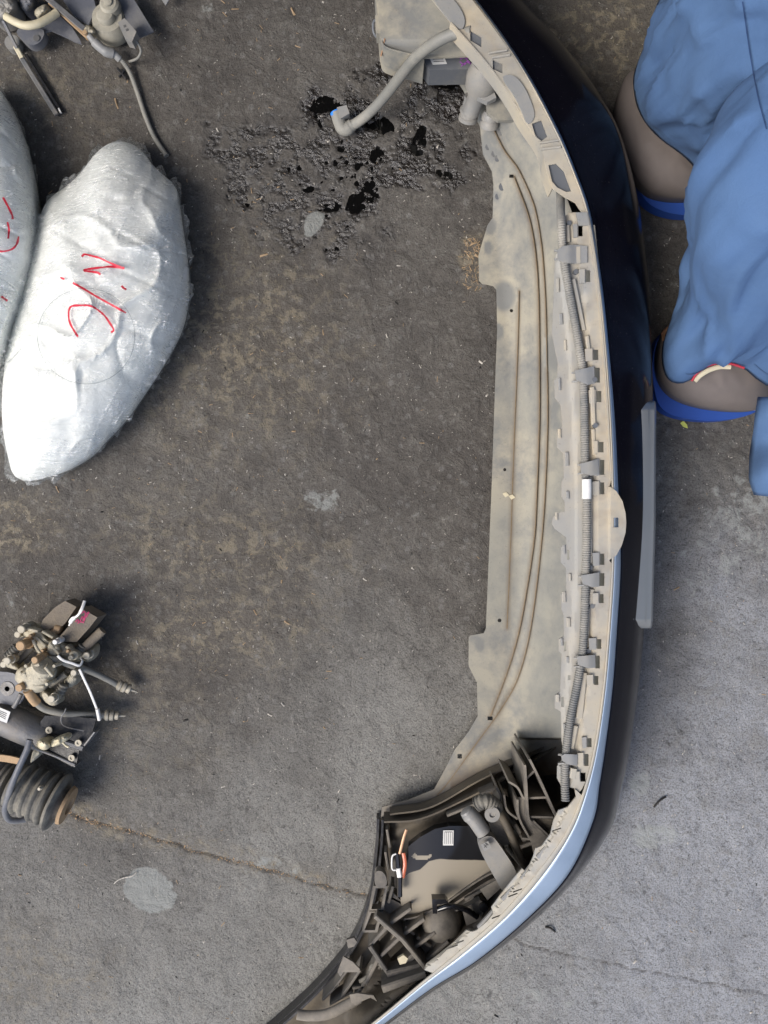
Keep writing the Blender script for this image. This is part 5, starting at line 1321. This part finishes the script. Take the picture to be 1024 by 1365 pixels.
# ------------------------------------------------------------------ LOOSE THINGS ON THE FLOOR
def scatter(name, n, region, size, mat, asp=3, seed=3, dens=None):
    r = random.Random(seed); V = []; F = []
    k = 0
    while k < n:
        x = r.uniform(region[0], region[2]); y = r.uniform(region[1], region[3])
        if dens and r.random() > dens(x, y): continue
        k += 1
        s_ = r.uniform(*size) * (2.2 if r.random() < .05 else 1); a = r.uniform(0, math.pi); l = s_ * r.uniform(1, asp); zz = gz(x, y)
        c_ = P(x, y, 0); c_.z = zz + s_ * .25
        u = Vector((math.cos(a), math.sin(a), r.uniform(-.15, .15))) * l; v = Vector((-math.sin(a), math.cos(a), r.uniform(-.2, .2))) * s_ * .5
        b_ = len(V); top = Vector((0, 0, s_ * .35))
        V += [c_ - u * .5 - v * r.uniform(.3, 1), c_ + u * .5 - v * r.uniform(.2, 1), c_ + u * .5 + v * r.uniform(.3, 1), c_ - u * .45 + v * r.uniform(.2, 1), c_ + top + u * r.uniform(-.1, .1)]
        F += [(b_, b_ + 1, b_ + 4), (b_ + 1, b_ + 2, b_ + 4), (b_ + 2, b_ + 3, b_ + 4), (b_ + 3, b_, b_ + 4), (b_ + 3, b_ + 2, b_ + 1, b_)]
    return mesh_obj(name, V, F, mat, None, False, kind='stuff')
M['chipA'] = simple('pale_chip', (.46, .43, .38), .8, var=.4, scale=60)
M['chipB'] = simple('straw_chip', (.33, .235, .14), .8, var=.4, scale=60)
M['chipC'] = simple('dark_chip', (.02, .018, .016), .7, var=.3)
full = (-30, -30, 1060, 1400)
s1 = scatter('pale_grit', 3400, full, (.0007, .0022), M['chipA'], 2.4, 3); s1['label'] = 'pale grit specks strewn over the whole floor'; s1['category'] = 'grit'
s2 = scatter('straw_bits', 600, full, (.0009, .0024), M['chipB'], 5, 4, lambda x, y: min(1, .15 + 1.0 * math.exp(-((x - 620) / 40) ** 2 - ((y - 350) / 70) ** 2) + .5 * (x < 400) * (y < 900) + math.exp(-((y - 1105) / 25) ** 2 - ((x - 160) / 90) ** 2)))
s2['label'] = 'brown straw and wood bits scattered over the floor'; s2['category'] = 'debris'
s3 = scatter('dark_bits', 900, full, (.0008, .0026), M['chipC'], 2.4, 6); s3['label'] = 'black grit and rubber crumbs scattered over the floor'; s3['category'] = 'debris'
s4 = scatter('bark_bits', 130, (618, 318, 642, 385), (.0010, .0026), M['chipB'], 5, 8); s4['label'] = 'heap of brown bark bits beside the notch of the bumper tray'; s4['category'] = 'debris'
# crumbs along the crack
r = random.Random(2); V = []; F = []
def crumbs(name, pts, n, mat, label):
    rr_ = random.Random(9); V = []; F = []
    for k in range(n):
        i = rr_.randrange(len(pts) - 1); t = rr_.random(); x = pts[i][0] * (1 - t) + pts[i + 1][0] * t + rr_.gauss(0, 2.2); y = pts[i][1] * (1 - t) + pts[i + 1][1] * t + rr_.gauss(0, 2.2)
        s_ = rr_.uniform(.0008, .0024); c_ = P(x, y, 0); c_.z = gz(x, y) + s_ * .4; b_ = len(V)
        for q in range(5): V.append(c_ + Vector((rr_.uniform(-1, 1), rr_.uniform(-1, 1), rr_.uniform(-.5, .6))) * s_)
        F += [(b_, b_ + 1, b_ + 2), (b_, b_ + 2, b_ + 3), (b_, b_ + 3, b_ + 4), (b_ + 1, b_ + 2, b_ + 4), (b_ + 2, b_ + 3, b_ + 4)]
    o_ = mesh_obj(name, V, F, mat, None, False, kind='stuff'); o_['label'] = label; o_['category'] = 'debris'
crumbs('crack_crumbs', [(90, 1084), (130, 1098), (190, 1112), (260, 1135), (330, 1152), (400, 1172), (500, 1198)], 420, M['rust'], 'brown crumbs lying along the crack in the floor')
lf = plate('yellow_leaf', [(907, 564), (911, 561), (916, 566), (917, 571), (911, 569)], .006, .0006, simple('yellow_leaf', (.55, .58, .12), .6))
tag(lf, 'tiny yellow-green leaf on the floor below the blue shoe sole', 'leaf')
tw = thing('white_scrap', 'short white broken scrap on the floor below the coil spring, left of the pale stain', 'scrap', P(168, 1170, 0))
tube('scrap_strip', [(152, 1178, .004), (158, 1173, .005), (166, 1170, .004), (176, 1168, .006), (182, 1163, .004)], [.0006, .0012, .0009, .0016] * 8 + [.0006], M['chipA'], tw, flat=.5)
for i, (x0_, y0_, x1_, y1_, lb) in enumerate([(727, 1236, 740, 1242, 'black twig on the floor right of the bumper corner'), (872, 1076, 888, 1062, 'black twig beside the pale stain right of the bumper')]):
    tag(tube('twig', [(x0_, y0_, .003), ((x0_ + x1_) / 2, (y0_ + y1_) / 2 - 2, .006), (x1_, y1_, .004)], .0018, M['chipC'], None), lb, 'twig')
